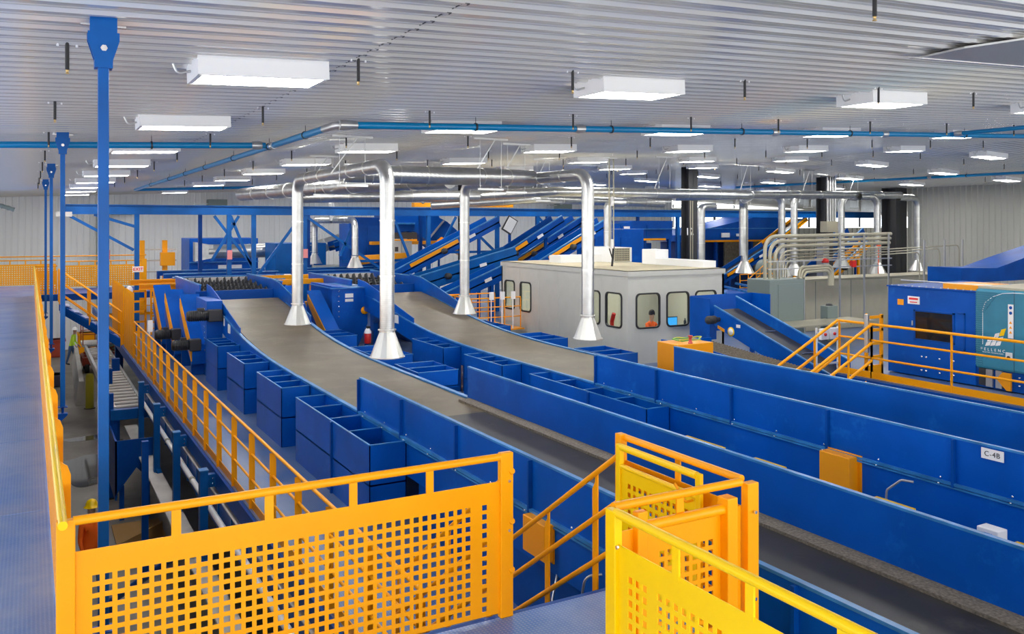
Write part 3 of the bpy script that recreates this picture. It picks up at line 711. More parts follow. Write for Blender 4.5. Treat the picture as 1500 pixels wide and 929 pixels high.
for yy in (Y0, Y0 + .08): m.grid((XC, yy, ZB), (1, 0, 0), (0, 0, 1), us, [0, zw0 - ZB, zw1 - ZB, ZT - ZB], H)
m.box(X9 - .08, X9, Y0, Y9, ZB, ZT).box(XC, X9, Y9 - .08, Y9, ZB, ZT)
m.build('cabin_wall', CABW, cab)
MB().box(XC - .03, X9 + .03, Y0 - .03, Y9 + .03, ZT - .16, ZT - .02).build('roof_trim', CABW, cab)
MB().box(XC, X9, Y0, Y9, ZT - .02, ZT).build('roof', CABR, cab)
MB().box(XC + .08, X9 - .08, Y0 + .08, Y9 - .08, ZB, ZB + .03).build('cabin_floor', BEIGE, cab)
CL = mat('cabin_lamp', (1, 1, 1), .5, emit=((1, .93, .8), 9))
for y_ in (Y0 + 1.0, Y0 + 3.2, Y0 + 5.4): MB().box(XC + .8, XC + 2.6, y_, y_ + .5, ZT - .24, ZT - .2).build('interior_light', CL, cab)
MB().box(XC + 1.9, X9 - .08, Y0 + 3.0, Y0 + 3.05, ZB, ZT).build('partition', CABW, cab)
for y in [Y0 + 1.2 * i for i in range(1, 6)]: MB().box(XC - .004, XC, y, y + .03, ZB, ZT - .16).build('panel_joint', CABW, cab)
def rr(a0, a1, b0, b1, r, n=4):
    out = []
    for cx_, cy_, st_ in ((a1 - r, b1 - r, 0), (a0 + r, b1 - r, 90), (a0 + r, b0 + r, 180), (a1 - r, b0 + r, 270)):
        for i in range(n + 1):
            t_ = math.radians(st_ + 90 * i / n); out.append((cx_ + r * math.cos(t_), cy_ + r * math.sin(t_)))
    return out
def cabwin(a0, a1, side):
    o = rr(a0, a1, zw0, zw1, .14); q = rr(a0 + .045, a1 - .045, zw0 + .045, zw1 - .045, .11)
    lay = []
    for d in (-.025, .03):
        for P in (o, q): lay += [((XC + d), p[0], p[1]) if side else (p[0], Y0 + d, p[1]) for p in P]
    n = len(o); m = MB(); f = []
    for i in range(n):
        j = (i + 1) % n
        f += [(i, j, n + j, n + i), (2 * n + i, 3 * n + i, 3 * n + j, 2 * n + j), (i, 2 * n + i, 2 * n + j, j), (n + i, n + j, 3 * n + j, 3 * n + i)]
    m.add(lay, f)
    # corner infill so the square wall opening reads as rounded
    w = m.build('window_gasket', GASK, cab)
    c = []; rect = [(a1, zw1), (a0, zw1), (a0, zw0), (a1, zw0)]
    for k_ in range(4):
        seg = o[k_ * 5:(k_ + 1) * 5]; P = [rect[k_]] + seg
        c.append(MB().prism([((XC + .002), p[0], p[1]) if side else (p[0], Y0 + .002, p[1]) for p in P], (.07, 0, 0) if side else (0, .07, 0)))
    for q_ in c: q_.build('corner_infill', CABW, w)
    g = MB(); g.prism([((XC + .01), p[0], p[1]) if side else (p[0], Y0 + .01, p[1]) for p in q], (.006, 0, 0) if side else (0, .006, 0)); g.build('pane', GLASS, w)
for a0, a1 in sw: cabwin(a0, a1, True)
for a0, a1 in fw: cabwin(a0, a1, False)
# roof plant
t = thing('roof_duct_box', 'long low white box with an upright end on the cabin roof, right side', 'air handler', (17.65, 20.9, ZT))
MB().box(17.4, 17.92, 19.5, 21.7, ZT, ZT + .2).build('casing', WHITE, t, bevel=.01); MB().box(17.4, 17.92, 21.7, 22.4, ZT, ZT + .48).build('upright_end', WHITE, t, bevel=.01)
t = thing('air_conditioner', 'white rooftop air conditioner with patterned grille on the cabin, left of the long low box', 'air conditioner', (16, 24.2, ZT))
MB().box(17.05, 17.9, 23.6, 25.4, ZT, ZT + .5).build('casing', WHITE, t, bevel=.01)
m = MB(); us = [0.]; 
for i in range(9): us += [.05 + i * .065, .05 + i * .065 + .045]
us.append(.66); vs = [0.]
for i in range(6): vs += [.04 + i * .07, .04 + i * .07 + .05]
vs.append(.46); m.grid((17.15, 23.59, ZT + .02), (1, 0, 0), (0, 0, 1), us, vs, lambda i, j: i % 2 == 1 and j % 2 == 1); m.build('grille', BEIGE, t, solid=.01)
MB().box(17.15, 17.81, 23.595, 23.599, ZT + .02, ZT + .48).build('grille_back', DARK, t)
MB().box(15.4, 17.05, 24.2, 24.9, ZT, ZT + .24).build('side_box', WHITE, t)
t = thing('conduit_riser', 'pair of upright conduits rising from the cabin roof to the ceiling', 'conduit', (15.55, 21.5, ZT))
for dx_ in (0, .16): MB().tube([(15.45 + dx_, 21.5, -.7), (15.45 + dx_, 21.5, ceilh(15.5) - .1)], .022, 8).build('conduit', COND, t)
MB().tube([(15.55, 21.5, ZT), (15.58, 21.5, -1.05), (15.61, 21.5, -.7)], .035, 8).tube([(15.58, 21.5, -1.1), (15.45, 21.5, -.75)], .02, 8).build('cable_tail', BLACK, t)
for z in (-.75, .55): MB().box(15.49, 15.57, 21.44, 21.5, z, z + .28).build('junction', SIGNW, t)
MB().box(15.3, 15.75, 21.49, 21.51, ceilh(15.5) - .1, ceilh(15.5) - .07).build('strut', STEEL, t)
# cabin furnishings
t = thing('desk', 'long desk inside the cabin under the front windows', 'desk', (16.1, 19.7, ZB)); MB().box(14.7, 17.7, 19.28, 19.95, ZB + .86, ZB + .9).build('desk_top', WHITE, t); MB().box(14.7, 14.75, 19.3, 19.9, ZB, ZB + .86).box(17.6, 17.65, 19.3, 19.9, ZB, ZB + .86).build('leg', STEEL, t)
t = thing('monitor', 'computer monitor glowing blue in the middle cabin window', 'monitor', (15.95, 19.5, ZB + .9))
MB().box(15.97, 16.37, 19.42, 19.46, ZB + .95, ZB + 1.22).build('bezel', BLACK, t)
MB().box(15.99, 16.35, 19.416, 19.42, ZB + .97, ZB + 1.20).build('screen', mat('screen_glow', (.05, .3, .5), .3, emit=((.05, .35, .8), .8)), t); MB().box(16.13, 16.21, 19.42, 19.5, ZB + .9, ZB + .95).build('stand', BLACK, t)
t = thing('fuse_box', 'small pale electrical panel on the cabin rear wall', 'panel', (16.8, 26.3, -2.6)); MB().box(16.6, 17.0, 26.2, 26.36, -2.75, -2.1).build('casing', WHITE, t)
solo(MB().lathe((16.72, 19.5, ZB + .9), [(0, 0), (.04, 0), (.04, .16), (.015, .2), (.015, .24), (0, .24)], 10), 'bottle', BLACK, 'dark bottle on the cabin desk beside the monitor', 'bottle')
solo(MB().lathe((15.75, 19.5, ZB + .9), [(0, 0), (.035, 0), (.035, .2), (0, .2)], 10), 'cup', mat('cup_blue', (.3, .6, .85), .4), 'pale blue tumbler on the cabin desk beside the person', 'cup')
solo(MB().tube(path([(14.9, 20.6, ZB + .02), (14.9, 20.6, ZB + 1.05), (14.9, 20.5, ZB + 1.28)], .06), .06, 10), 'office_chair_back', RED, 'red chair back seen through the side cabin window', 'chair')

# ------------------------------------------------------------------ people
def figure(label, base, jt, edges, rad, parts, cat='person'):
    """one continuous skinned body from joints; jt in local metres, base on the ground"""
    me = bpy.data.meshes.new('body'); names = list(jt); me.from_pydata([jt[k] for k in names], [(names.index(a), names.index(b)) for a, b in edges], [])
    o = bpy.data.objects.new('body_tmp', me); COL.objects.link(o)
    md = o.modifiers.new('skin', 'SKIN'); md.use_smooth_shade = True
    for i, k in enumerate(names):
        r = rad[k]; me.skin_vertices[0].data[i].radius = r if isinstance(r, tuple) else (r, r)
        me.skin_vertices[0].data[i].use_root = (k == 'pelvis')
    s = o.modifiers.new('sub', 'SUBSURF'); s.levels = 2; s.render_levels = 2
    dg = bpy.context.evaluated_depsgraph_get(); m2 = bpy.data.meshes.new_from_object(o.evaluated_get(dg)); bpy.data.objects.remove(o)
    t = thing('person', label, cat, base)
    # clothing by height: separate shells coloured per face on the one body
    for m_ in (parts['skin'], parts['top'], parts['legs'], BLACK, parts.get('arm', parts['top'])): m2.materials.append(m_)
    for p in m2.polygons:
        c = p.center; p.use_smooth = True
        hs = parts['cut']; k = 0
        if c.z < .1: k = 3
        elif c.z < hs[0]: k = 2
        elif c.z < hs[1]: k = 1
        if k == 1 and 'hand' in parts and any((Vector(q) - c).length < .09 for q in parts['hand']): k = 0
        p.material_index = k
    b = bpy.data.objects.new('body', m2); COL.objects.link(b); b.parent = t; WL[b.name] = tuple(base); return t
def head_extras(t, base, hd, r, helmet=None, hair=HAIR):
    x, y, z = [base[i] + hd[i] for i in range(3)]
    if helmet:
        m = MB().lathe((x, y, z + .01), [(r * 1.55, 0), (r * 1.5, .012), (r * 1.22, .02), (r * 1.15, .07), (r * .8, .12), (r * .35, .14), (0, .145)], 16); m.build('hard_hat', helmet, t)
    else:
        m = MB().lathe((x, y, z - .03), [(r * 1.05, 0), (r * 1.12, .05), (r * .95, .11), (r * .5, .15), (0, .16)], 14); m.build('hair', hair, t)
    f = (-.7, -.7)
    m = MB(); m.lathe((x - .03, y - .1, z - .02), [(0, -.03), (.012, -.02), (.016, 0), (0, .02)], 8); m.build('nose', SKIN, t)
def standing(label, base, yaw, top, legs, helmet, lean=0., skin=SKIN, arms=((.22, -.02, 1.12), (.24, -.16, .92)), arms2=((-.22, -.02, 1.12), (-.24, -.16, .92)), stride=.12, seated=False):
    J = dict(pelvis=(0, 0, .95), waist=(0, -lean * .3, 1.08), chest=(0, -lean * .7, 1.3), neck=(0, -lean, 1.47), chin=(0, -lean - .02, 1.56), head=(0, -lean - .02, 1.68), crown=(0, -lean, 1.76))
    E_ = [('pelvis', 'waist'), ('waist', 'chest'), ('chest', 'neck'), ('neck', 'chin'), ('chin', 'head'), ('head', 'crown')]
    R = dict(pelvis=(.15, .11), waist=(.135, .10), chest=(.165, .115), neck=.058, chin=(.062, .07), head=(.078, .095), crown=(.05, .06)); hands = []
    for s, A in ((1, arms), (-1, arms2)):
        n = 'l' if s > 0 else 'r'
        J['sh' + n] = (s * .18, -lean * .9, 1.40); J['el' + n] = (A[0][0], A[0][1] - lean * .8, A[0][2]); J['wr' + n] = (A[1][0], A[1][1] - lean * .8, A[1][2])
        w = Vector(J['wr' + n]); d = (w - Vector(J['el' + n])).normalized(); J['pa' + n] = tuple(w + d * .07)
        R['sh' + n] = .055; R['el' + n] = .04; R['wr' + n] = .026; R['pa' + n] = (.036, .018)
        E_ += [('chest', 'sh' + n), ('sh' + n, 'el' + n), ('el' + n, 'wr' + n), ('wr' + n, 'pa' + n)]
        pa = Vector(J['pa' + n]); hands.append(tuple(pa)); hands.append(tuple(w))
        side = d.cross(Vector((0, 1, .2))).normalized()
        for q, (of, ln) in enumerate(((-.027, .065), (-.009, .075), (.009, .07), (.026, .055))):
            a = pa + side * of + d * .02; b_ = a + d * ln * .6; c_ = b_ + (d + Vector((0, -.5, 0))).normalized() * ln * .4
            for nm, pp, rr_ in (('a', a, .009), ('b', b_, .009), ('c', c_, .007)): J['f%s%d%s' % (n, q, nm)] = tuple(pp); R['f%s%d%s' % (n, q, nm)] = rr_
            E_ += [('pa' + n, 'f%s%da' % (n, q)), ('f%s%da' % (n, q), 'f%s%db' % (n, q)), ('f%s%db' % (n, q), 'f%s%dc' % (n, q))]; hands.append(tuple(b_))
        a = w + side * (-.04) + d * .03; b_ = a + (d * .7 - side * .5).normalized() * .045
        J['t%sa' % n] = tuple(a); J['t%sb' % n] = tuple(b_); R['t%sa' % n] = .011; R['t%sb' % n] = .009; E_ += [('wr' + n, 't%sa' % n), ('t%sa' % n, 't%sb' % n)]
        J['hp' + n] = (s * .09, 0, .9); J['kn' + n] = (s * .1, -s * stride * .5 - .03, .49); J['an' + n] = (s * .11, -s * stride * .9, .085); J['to' + n] = (s * .13, -s * stride * .9 - .17, .045)
        R['hp' + n] = .088; R['kn' + n] = .058; R['an' + n] = .042; R['to' + n] = (.045, .03)
        E_ += [('pelvis', 'hp' + n), ('hp' + n, 'kn' + n), ('kn' + n, 'an' + n), ('an' + n, 'to' + n)]
    if seated:
        for k_ in J: J[k_] = (J[k_][0], J[k_][1], J[k_][2] - .42)
        hands = [(h[0], h[1], h[2] - .42) for h in hands]
        for s, n in ((1, 'l'), (-1, 'r')):
            J['hp' + n] = (s * .09, -.04, .5); J['kn' + n] = (s * .13, -.44, .50); J['an' + n] = (s * .13, -.42, .1); J['to' + n] = (s * .14, -.58, .05)
    rot = Matrix.Rotation(yaw, 3, 'Z'); J = {k: tuple(rot @ Vector(v)) for k, v in J.items()}; hands = [tuple(rot @ Vector(h)) for h in hands]
    t = figure(label, base, J, E_, R, dict(skin=skin, top=top, legs=legs, cut=(.56, 1.04) if seated else (.93, 1.47), hand=hands))
    hd = J['head']; head_extras(t, base, hd, .085, helmet); return t
standing('person in orange hi-vis and yellow hard hat below the near corner of the guard panel', (.97, 17.3, -6.8), .5, ORANGE, DENIM, HELM)
standing('person in lime vest and white hard hat on the ground floor beside the red lift', (1.75, 46.6, -6.8), 1.3, HIVIS, DENIM, WHELM, lean=.15, stride=.2)
standing('person in orange vest with dark hair at the desk inside the cabin', (15.72, 20.0, D2 + .03), 0.2, ORANGE, DENIM, None, lean=.16, arms=((.24, -.2, 1.12), (.14, -.42, 1.30)), arms2=((-.24, -.2, 1.12), (-.12, -.42, 1.30)), seated=True)
t = thing('stool', 'black round stool under the person in the cabin', 'stool', (15.72, 20.03, D2 + .03)); MB().lathe((15.72, 20.03, D2 + .03), [(0, .36), (.18, .36), (.19, .4), (.17, .43), (0, .43)], 16).build('seat', BLACK, t); MB().lathe((15.72, 20.03, D2 + .03), [(.2, 0), (.2, .03), (.03, .05), (.03, .36)], 16).build('base', STEEL, t)

# ------------------------------------------------------------------ second half: machines at the right
d3 = thing('machine_deck', 'raised blue platform carrying the optical sorter on the right', 'platform', (25, 6, D3 - .2))
MB().box(14.9, 40, -2, 12.6, D3 - .03, D3).build('deck_plate', DECKM, d3); MB().box(14.88, 14.94, -2, 12.6, D3 - .25, D3 - .03).box(14.9, 40, 12.56, 12.62, D3 - .25, D3 - .03).build('edge_beam', BLUE2, d3)
m = MB()
for x in (15.1, 19, 24, 30): 
    for y in (0, 6, 12.3): m.box(x, x + .12, y, y + .12, D2, D3 - .03)
m.build('leg', BLUE2, d3)
t = railing('yellow platform railing in front of the optical sorter on the right', (15.0, 3.0, D3), (15.0, 11.75, D3), H=1.10, sp=1.75, pw=.06, toe=False, r=.027)
MB().box(14.985, 15.0, 3.0, 11.75, D3 - .02, D3 + .13).build('toe_board', YEL, t)
t = railing('short yellow railing return at the top of the platform stair', (15.0, 11.75, D3), (15.0, 12.55, D3), H=1.10, sp=.8, pw=.06, toe=False, r=.027)
MB().box(14.985, 15.0, 11.75, 12.55, D3 - .02, D3 + .13).build('toe_board', YEL, t)
for i, Y in enumerate((11.75, 12.6)):
    t = thing('stair_rail', ['yellow sloping handrail on the near side of the platform stair', 'yellow sloping handrail on the far side of the platform stair'][i], 'handrail', (14.2, Y, D2))
    for o_ in (1.1, .72, .36): MB().tube([(15.0, Y, D3 + o_), (13.0, Y, D3 + o_ - .95)], .03, 10).build('rail', YEL, t)
    for x in (14.3, 13.2): MB().box(x - .025, x + .025, Y - .01, Y + .01, D2, D3 + 1.1 - .475 * (15 - x)).build('post', YEL, t)
t = thing('stair', 'steep yellow-edged stair up to the optical sorter platform', 'stairs', (14.2, 12.2, D2))
for i in range(4): MB().box(13.5 + .35 * i, 13.82 + .35 * i, 11.8, 12.55, D2 + .15 * (i + 1) - .03, D2 + .15 * (i + 1)).build('tread', DECK, t)
MB().prism([(13.3, 11.78, D2), (13.6, 11.78, D2), (15, 11.78, D3 - .15), (15, 11.78, D3)], (0, .02, 0)).prism([(13.3, 12.56, D2), (13.6, 12.56, D2), (15, 12.56, D3 - .15), (15, 12.56, D3)], (0, .02, 0)).build('stringer', YEL, t)
t = thing('ladder_gate', 'yellow framed ladder gate at the corner of the sorter platform', 'gate', (15.4, 12.1, D3))
for x in (15.15, 15.62): MB().box(x, x + .06, 12.0, 12.05, D3, D3 + 1.25).build('upright', YEL, t)
for z in (.0, .34, .62, .9, 1.17): MB().box(15.15, 15.68, 12.0, 12.04, D3 + z, D3 + z + (.2 if z == 0 else .06)).build('rung', YEL, t)
t = thing('sensor_post', 'grey upright control post clamped to the platform railing', 'control post', (14.95, 11.7, D3 + .5))
MB().box(14.9, 14.97, 11.78, 11.86, D3 + .52, D3 + 1.3).build('casing', STEEL, t, bevel=.01); MB().tube([(14.98, 11.85, D3 + 1.2), (15.02, 11.9, D3 + 1.3)], .02, 8).build('lamp', YEL, t)
t = thing('switch_rack', 'white slotted rack with two isolator switches behind the stair', 'switch rack', (16.2, 14.0, D2))
MB().box(15.5, 15.53, 13.6, 13.64, D2, -2.35).box(16.2, 16.23, 13.6, 13.64, D2, -2.35).box(15.5, 16.23, 13.59, 13.62, -2.5, -2.46).box(15.5, 16.23, 13.59, 13.62, -3.2, -3.16).build('frame', WHITE, t)
for x in (15.56, 15.86):
    s = MB().box(x, x + .25, 13.52, 13.6, -2.62, -2.37).build('switch', WHITE, t, bevel=.01); MB().lathe((x + .12, 13.52, -2.5), [(0, -.03), (.035, -.03), (.035, 0)], 10, axis=1).build('knob', RED, s)
# optical sorter
os_ = thing('optical_sorter', 'large blue and teal optical sorting machine with white logo', 'machine', (17, 10, D3))
XM = 15.96
MB().box(XM, XM + 2.6, 10.15, 12.1, D3 + .02, -1.33).build('body', BLUE, os_, bevel=.015)
MB().box(XM + .02, XM + 2.6, 4.0, 10.15, D3 + .02, -2.77).build('base_cabinet', BLUE2, os_)
MB().box(XM - .02, XM + 2.6, 10.02, 12.12, -1.33, -1.30).build('roof_plate', BLUE2, os_)
MB().box(XM + .1, XM + 1.1, 10.15, 10.9, -1.30, -1.2).build('roof_hatch', ORG, os_)
MB().box(XM - .04, XM + 2.7, 4.0, 10.14, -2.77, -1.24).build('sensor_housing', TEAL, os_, bevel=.05)
MB().box(XM + .0, XM + 2.6, 4.0, 10.1, -1.24, -1.2).build('housing_roof', BEIGE, os_)
m = MB()
for i in range(34): m.box(XM - .055, XM - .038, 9.98 if i < 24 else 9.98 - .03 * (i - 23), 10.12, -2.7 + i * .042, -2.7 + i * .042 + .018)
m.build('louvres', TEAL, os_)
m = MB(); pts = [(XM - .046, 9.98, -2.3), (XM - .046, 9.98, -1.65), (XM - .046, 9.93, -1.5), (XM - .046, 9.78, -1.38), (XM - .046, 9.6, -1.31), (XM - .046, 9.4, -1.285), (XM - .046, 4.2, -1.285)]
m.tube(pts, .006, 6); m.build('trim_line', SIGNW, os_)
MB().box(XM - .045, XM - .039, 9.375, 9.38, -2.76, -1.25).build('door_joint', DARK, os_)
MB().box(XM - .012, XM + .0, 10.62, 11.44, -2.36, -1.80).build('viewing_window', mat('smoked_glass', (.012, .014, .018), .12), os_)
w = MB()
for a, b, c_, d_ in ((10.58, 11.48, -1.80, -1.77), (10.58, 11.48, -2.39, -2.36), (10.58, 10.62, -2.39, -1.77), (11.44, 11.48, -2.39, -1.77)): w.box(XM - .02, XM, a, b, c_, d_)
w.build('window_frame', BLUE2, os_)
MB().box(XM - .02, XM, 10.36, 10.39, -2.5, -1.75).box(XM - .02, XM, 10.36, 10.52, -1.78, -1.75).box(XM - .02, XM, 10.36, 10.52, -2.5, -2.47).build('door_outline', BLUE2, os_)
MB().tube([(XM - .03, 11.5, -2.1), (XM - .03, 11.5, -2.0)], .015, 6).build('handle', STEEL, os_)
MB().box(XM - .01, XM, 12.0 - .28, 12.0 - .14, -1.70, -1.58).build('warning_plate', ORG, os_)
p = MB().box(XM - .01, XM, 11.35, 11.62, -1.66, -1.5).build('notice_plate', SIGNW, os_)
MB().box(XM - .013, XM - .01, 11.38, 11.59, -1.57, -1.53).box(XM - .013, XM - .01, 11.40, 11.57, -1.63, -1.61).build('notice_print', SIGNR, p)
MB().box(XM - .05, XM - .04, 9.39, 9.49, -2.13, -1.5).build('instruction_strip', SIGNW, os_)
m = MB()
for z, mm in ((-1.56, None), (-1.66, None)): m.lathe((XM - .053, 9.44, z), [(0, 0), (.03, 0), (.03, .003)], 12, axis=0)
m.build('strip_symbols', BLUE2, os_)
m = MB()
for i in range(3):
    y = 9.44; z = -1.86 - .09 * i; m.prism([(XM - .052, y + .03, z), (XM - .052, y - .03, z), (XM - .052, y, z + .05)], (.002, 0, 0))
m.build('strip_warnings', YEL, os_)
# logo: a leaning grid of white tiles with one yellow tile
def tile(m, y, z, w, h, sk): m.prism([(XM - .05, y, z), (XM - .05, y - w, z + .02), (XM - .05, y - w - sk * h, z + h + .03), (XM - .05, y - sk * h, z + h)], (.008, 0, 0))
m = MB()
for r_ in range(3):
    for c_ in range(3):
        if r_ == 2 and c_ == 2 or (r_ == 2 and c_ == 0): continue
        tile(m, 9.93 - c_ * .10 - r_ * .035, -2.33 + r_ * .085 + c_ * .012, .088, .072, .35)
m.build('logo_tiles', SIGNW, os_)
m = MB(); tile(m, 9.93 - .20 - .07, -2.33 + .215, .088, .13, .35); m.build('logo_accent', YELC, os_)
text('P E L L E N C', .075, SIGNW, os_, frame4((XM - .05, 9.78, -2.39), (0, -1, 0), (0, 0, 1)))
text('SELECTIVE TECHNOLOGIES', .03, SIGNW, os_, frame4((XM - .05, 9.78, -2.445), (0, -1, 0), (0, 0, 1)))
MB().box(XM - .06, XM - .04, 9.41, 9.53, -2.53, -2.4).build('isolator', SIGNW, os_); MB().lathe((XM - .06, 9.47, -2.49), [(0, -.02), (.03, -.02), (.03, 0)], 10, axis=0).build('isolator_knob', BLACK, os_)
MB().box(XM - .01, XM + .03, 9.95, 10.08, D3 + .06, -2.77).build('dark_gap', DARK, os_)
MB().box(XM - .03, XM + .03, 9.8, 9.93, D3 + .05, -2.77).box(XM - .03, XM + .03, 9.62, 9.74, D3 + .05, -2.77).build('steel_upright', STEEL, os_)
MB().prism([(XM - .04, 9.6, -3.05), (XM - .04, 9.72, -2.92), (XM - .04, 9.6, -2.79), (XM - .04, 9.45, -2.79), (XM - .04, 9.45, -3.12), (XM - .04, 9.52, -3.12)], (.05, 0, 0)).build('belt_guard', ORG, os_)
MB().box(XM - .05, XM + .02, 8.9, 9.05, -3.0, -2.8).build('drive_cover', ORG, os_)
m = MB()
for y in (9.3, 9.15, 8.95, 9.9 + 1.4, 10.6, 10.9, 11.2):
    for z in (-2.85, -3.0) if y < 9.5 else (-2.72, -3.0): m.lathe((XM - .005, y, z), [(0, -.012), (.018, -.012), (.018, .02)], 6, axis=0)
m.build('bolt', CHROME, os_)
m = MB()
for i in range(12):
    m.tube([(XM - .0, 12.0 - i * .16, -1.31), (XM + 0, 12.0 - i * .16, -1.28)], .015, 6)
m.build('roof_bolt', STEEL, os_)
MB().tube([(XM + .3, 10.0, -1.2), (XM + .3, 12.0, -1.2)], .015, 6).build('roof_rod', STEEL, os_)
solo(MB().prism([(26, 17, -1.9), (26, 17, -1.41), (27.9, 17, -1.46), (29.4, 17, -1.16), (33, 17, -.5), (33, 17, -1.9)], (0, 1.2, 0)).box(26.2, 26.4, 17.1, 17.3, D2, -1.9).box(32, 32.2, 17.1, 17.3, D2, -1.9), 'sloping_chute', BLUE2, 'dark blue sloping chute housing behind the optical sorter roof', 'chute')
# incline conveyor with hopper, facing the cabin
ic = thing('incline_conveyor', 'steep blue incline conveyor with a discharge hopper right of the cabin', 'conveyor', (16.2, 15.5, D2))
def slope(y): return -2.22 + (y - 17.35) * .33        # belt surface
def sidep(X, ztop, zbot, ya=13.6, yb=17.3, th=.02): return [(X, ya, slope(ya) + ztop), (X, ya, slope(ya) + zbot), (X, yb, slope(yb) + zbot), (X, yb, slope(yb) + ztop)]
MB().prism(sidep(16.6, .28, -.1), (.02, 0, 0)).build('side_board', BLUE, ic)
MB().prism(sidep(15.88, .04, -.48, 13.4, 17.35), (.03, 0, 0)).build('side_frame', BLUE, ic)
MB().prism(sidep(15.86, .06, .03, 13.4, 17.35), (.05, 0, 0)).build('board_edge', EDGE, ic); MB().prism(sidep(16.59, .30, .27), (.05, 0, 0)).build('board_edge', EDGE, ic)
MB().prism([(15.92, 13.4, slope(13.4)), (15.92, 17.2, slope(17.2)), (15.92, 17.2, slope(17.2) - .03), (15.92, 13.4, slope(13.4) - .03)], (.68, 0, 0)).build('belt', BELTD, ic)
for y in (14.6, 15.8): MB().bar((16.15, y, slope(y) + .02), (16.5, y, slope(y) + .02), .03, .02).build('cleat', STEEL, ic)
h_ = MB().box(15.86, 15.88, 17.5, 18.3, -3.1, -2.0).prism([(15.88, 17.5, -3.1), (15.88, 17.5, -2.02), (16.1, 17.5, -2.4), (16.1, 17.5, -3.1)], (0, .02, 0)).box(15.88, 18.2, 18.28, 18.3, -3.0, -1.98).box(18.18, 18.2, 17.6, 18.3, -2.8, -1.98)
h_.build('hopper', BLUE, ic)
MB().box(15.9, 16.0, 17.9, 18.0, D2, -3.1).box(18.0, 18.1, 18.1, 18.2, D2, -3.0).box(15.9, 16.0, 14, 14.1, D2, slope(14) - .4).build('leg', BLUE2, ic)
m = MB().lathe((15.45, 17.15, -2.52), [(0, 0), (.09, 0), (.10, .05), (.09, .3), (.06, .33), (.06, .42)], 14, axis=0); mo = m.build('motor', DARK, ic)
m = MB()
for i in range(6): m.lathe((15.48 + i * .042, 17.15, -2.52), [(.09, 0), (.11, .004), (.11, .012), (.09, .016)], 14, axis=0)
m.build('cooling_fin', DARK, mo)
MB().lathe((15.87, 16.72, -2.8), [(0, 0), (.12, 0), (.12, .012)], 20, axis=0).build('number_disc', YELC, ic); MB().lathe((15.865, 16.72, -2.8), [(0, 0), (.085, 0), (.085, .012)], 20, axis=0).build('disc_centre', SIGNW, ic)
MB().box(15.865, 15.875, 16.38, 16.52, -2.67, -2.59).build('label_plate', SIGNW, ic)
MB().prism([(15.86, 17.2, -2.68), (15.86, 16.95, -2.76), (15.86, 16.95, -2.84), (15.86, 17.2, -2.76)], (.015, 0, 0)).build('yellow_plate', ORG, ic)
sv = thing('sieve_conveyor', 'low conveyor with textured tan sieve deck beneath the steep incline', 'conveyor', (14.4, 15.5, D2))
MB().prism([(14.0, 13.2, -3.25), (14.0, 16.6, -2.98), (14.0, 16.6, -3.05), (14.0, 13.2, -3.32)], (1.1, 0, 0)).build('sieve_deck', GRATE, sv)
m = MB()
for i in range(34): 
    y = 13.25 + i * .098; m.bar((14.02, y, -3.24 + (y - 13.2) * .08), (15.08, y, -3.24 + (y - 13.2) * .08), .03, .03)
m.build('sieve_ribs', SKIRT, sv)
MB().prism([(13.96, 13.0, -3.2), (13.96, 16.7, -2.85), (13.96, 16.7, -3.2), (13.96, 13.0, -3.5)], (.03, 0, 0)).build('side_frame', BLUE, sv)
MB().box(13.6, 15.2, 16.7, 16.75, -3.4, -2.9).box(13.6, 13.65, 16.0, 16.75, -3.4, -2.85).build('end_plate', BLUE, sv); MB().box(14.1, 14.2, 13.5, 13.6, D2, -3.25).box(14.9, 15, 16.3, 16.4, D2, -3.05).build('leg', BLUE2, sv)
MB().lathe((13.7, 16.3, -3.0), [(0, 0), (.07, 0), (.08, .04), (.08, .2), (0, .22)], 12, axis=0).build('motor', DARK, sv)
t = thing('equipment_box', 'yellow-orange box below the cabin corner with coiled cables on top', 'box', (12.3, 13.9, D2))
MB().box(11.75, 12.7, 13.9, 14.6, D2, -2.52).build('casing', ORG, t, bevel=.01)
for i, (mm, lab) in enumerate(((GREEN, 'tangled green cable coil on the yellow-orange box'), (YCAB, 'tangled lime cable coil on the yellow-orange box'))):
    pts = [(12.3 + (.32 + .07 * math.sin(5 * a_ + i)) * math.cos(a_), 14.25 + (.22 + .05 * math.cos(4 * a_)) * math.sin(a_), -2.49 + .02 * math.sin(3 * a_ + i) + .012 * i + .02) for a_ in [k_ * .35 for k_ in range(60)]]
    solo(MB().tube(pts, .012, 6), 'cable_coil', mm, lab, 'cable')
solo(MB().lathe((12.15, 14.0, -2.52), [(0, 0), (.05, 0), (.05, .02), (.035, .02), (.035, .14), (.05, .14), (.05, .17), (0, .17)], 12), 'cable_spool', mat('pinkish_red', (.6, .08, .08), .5), 'small red spool standing on the yellow-orange box', 'spool')

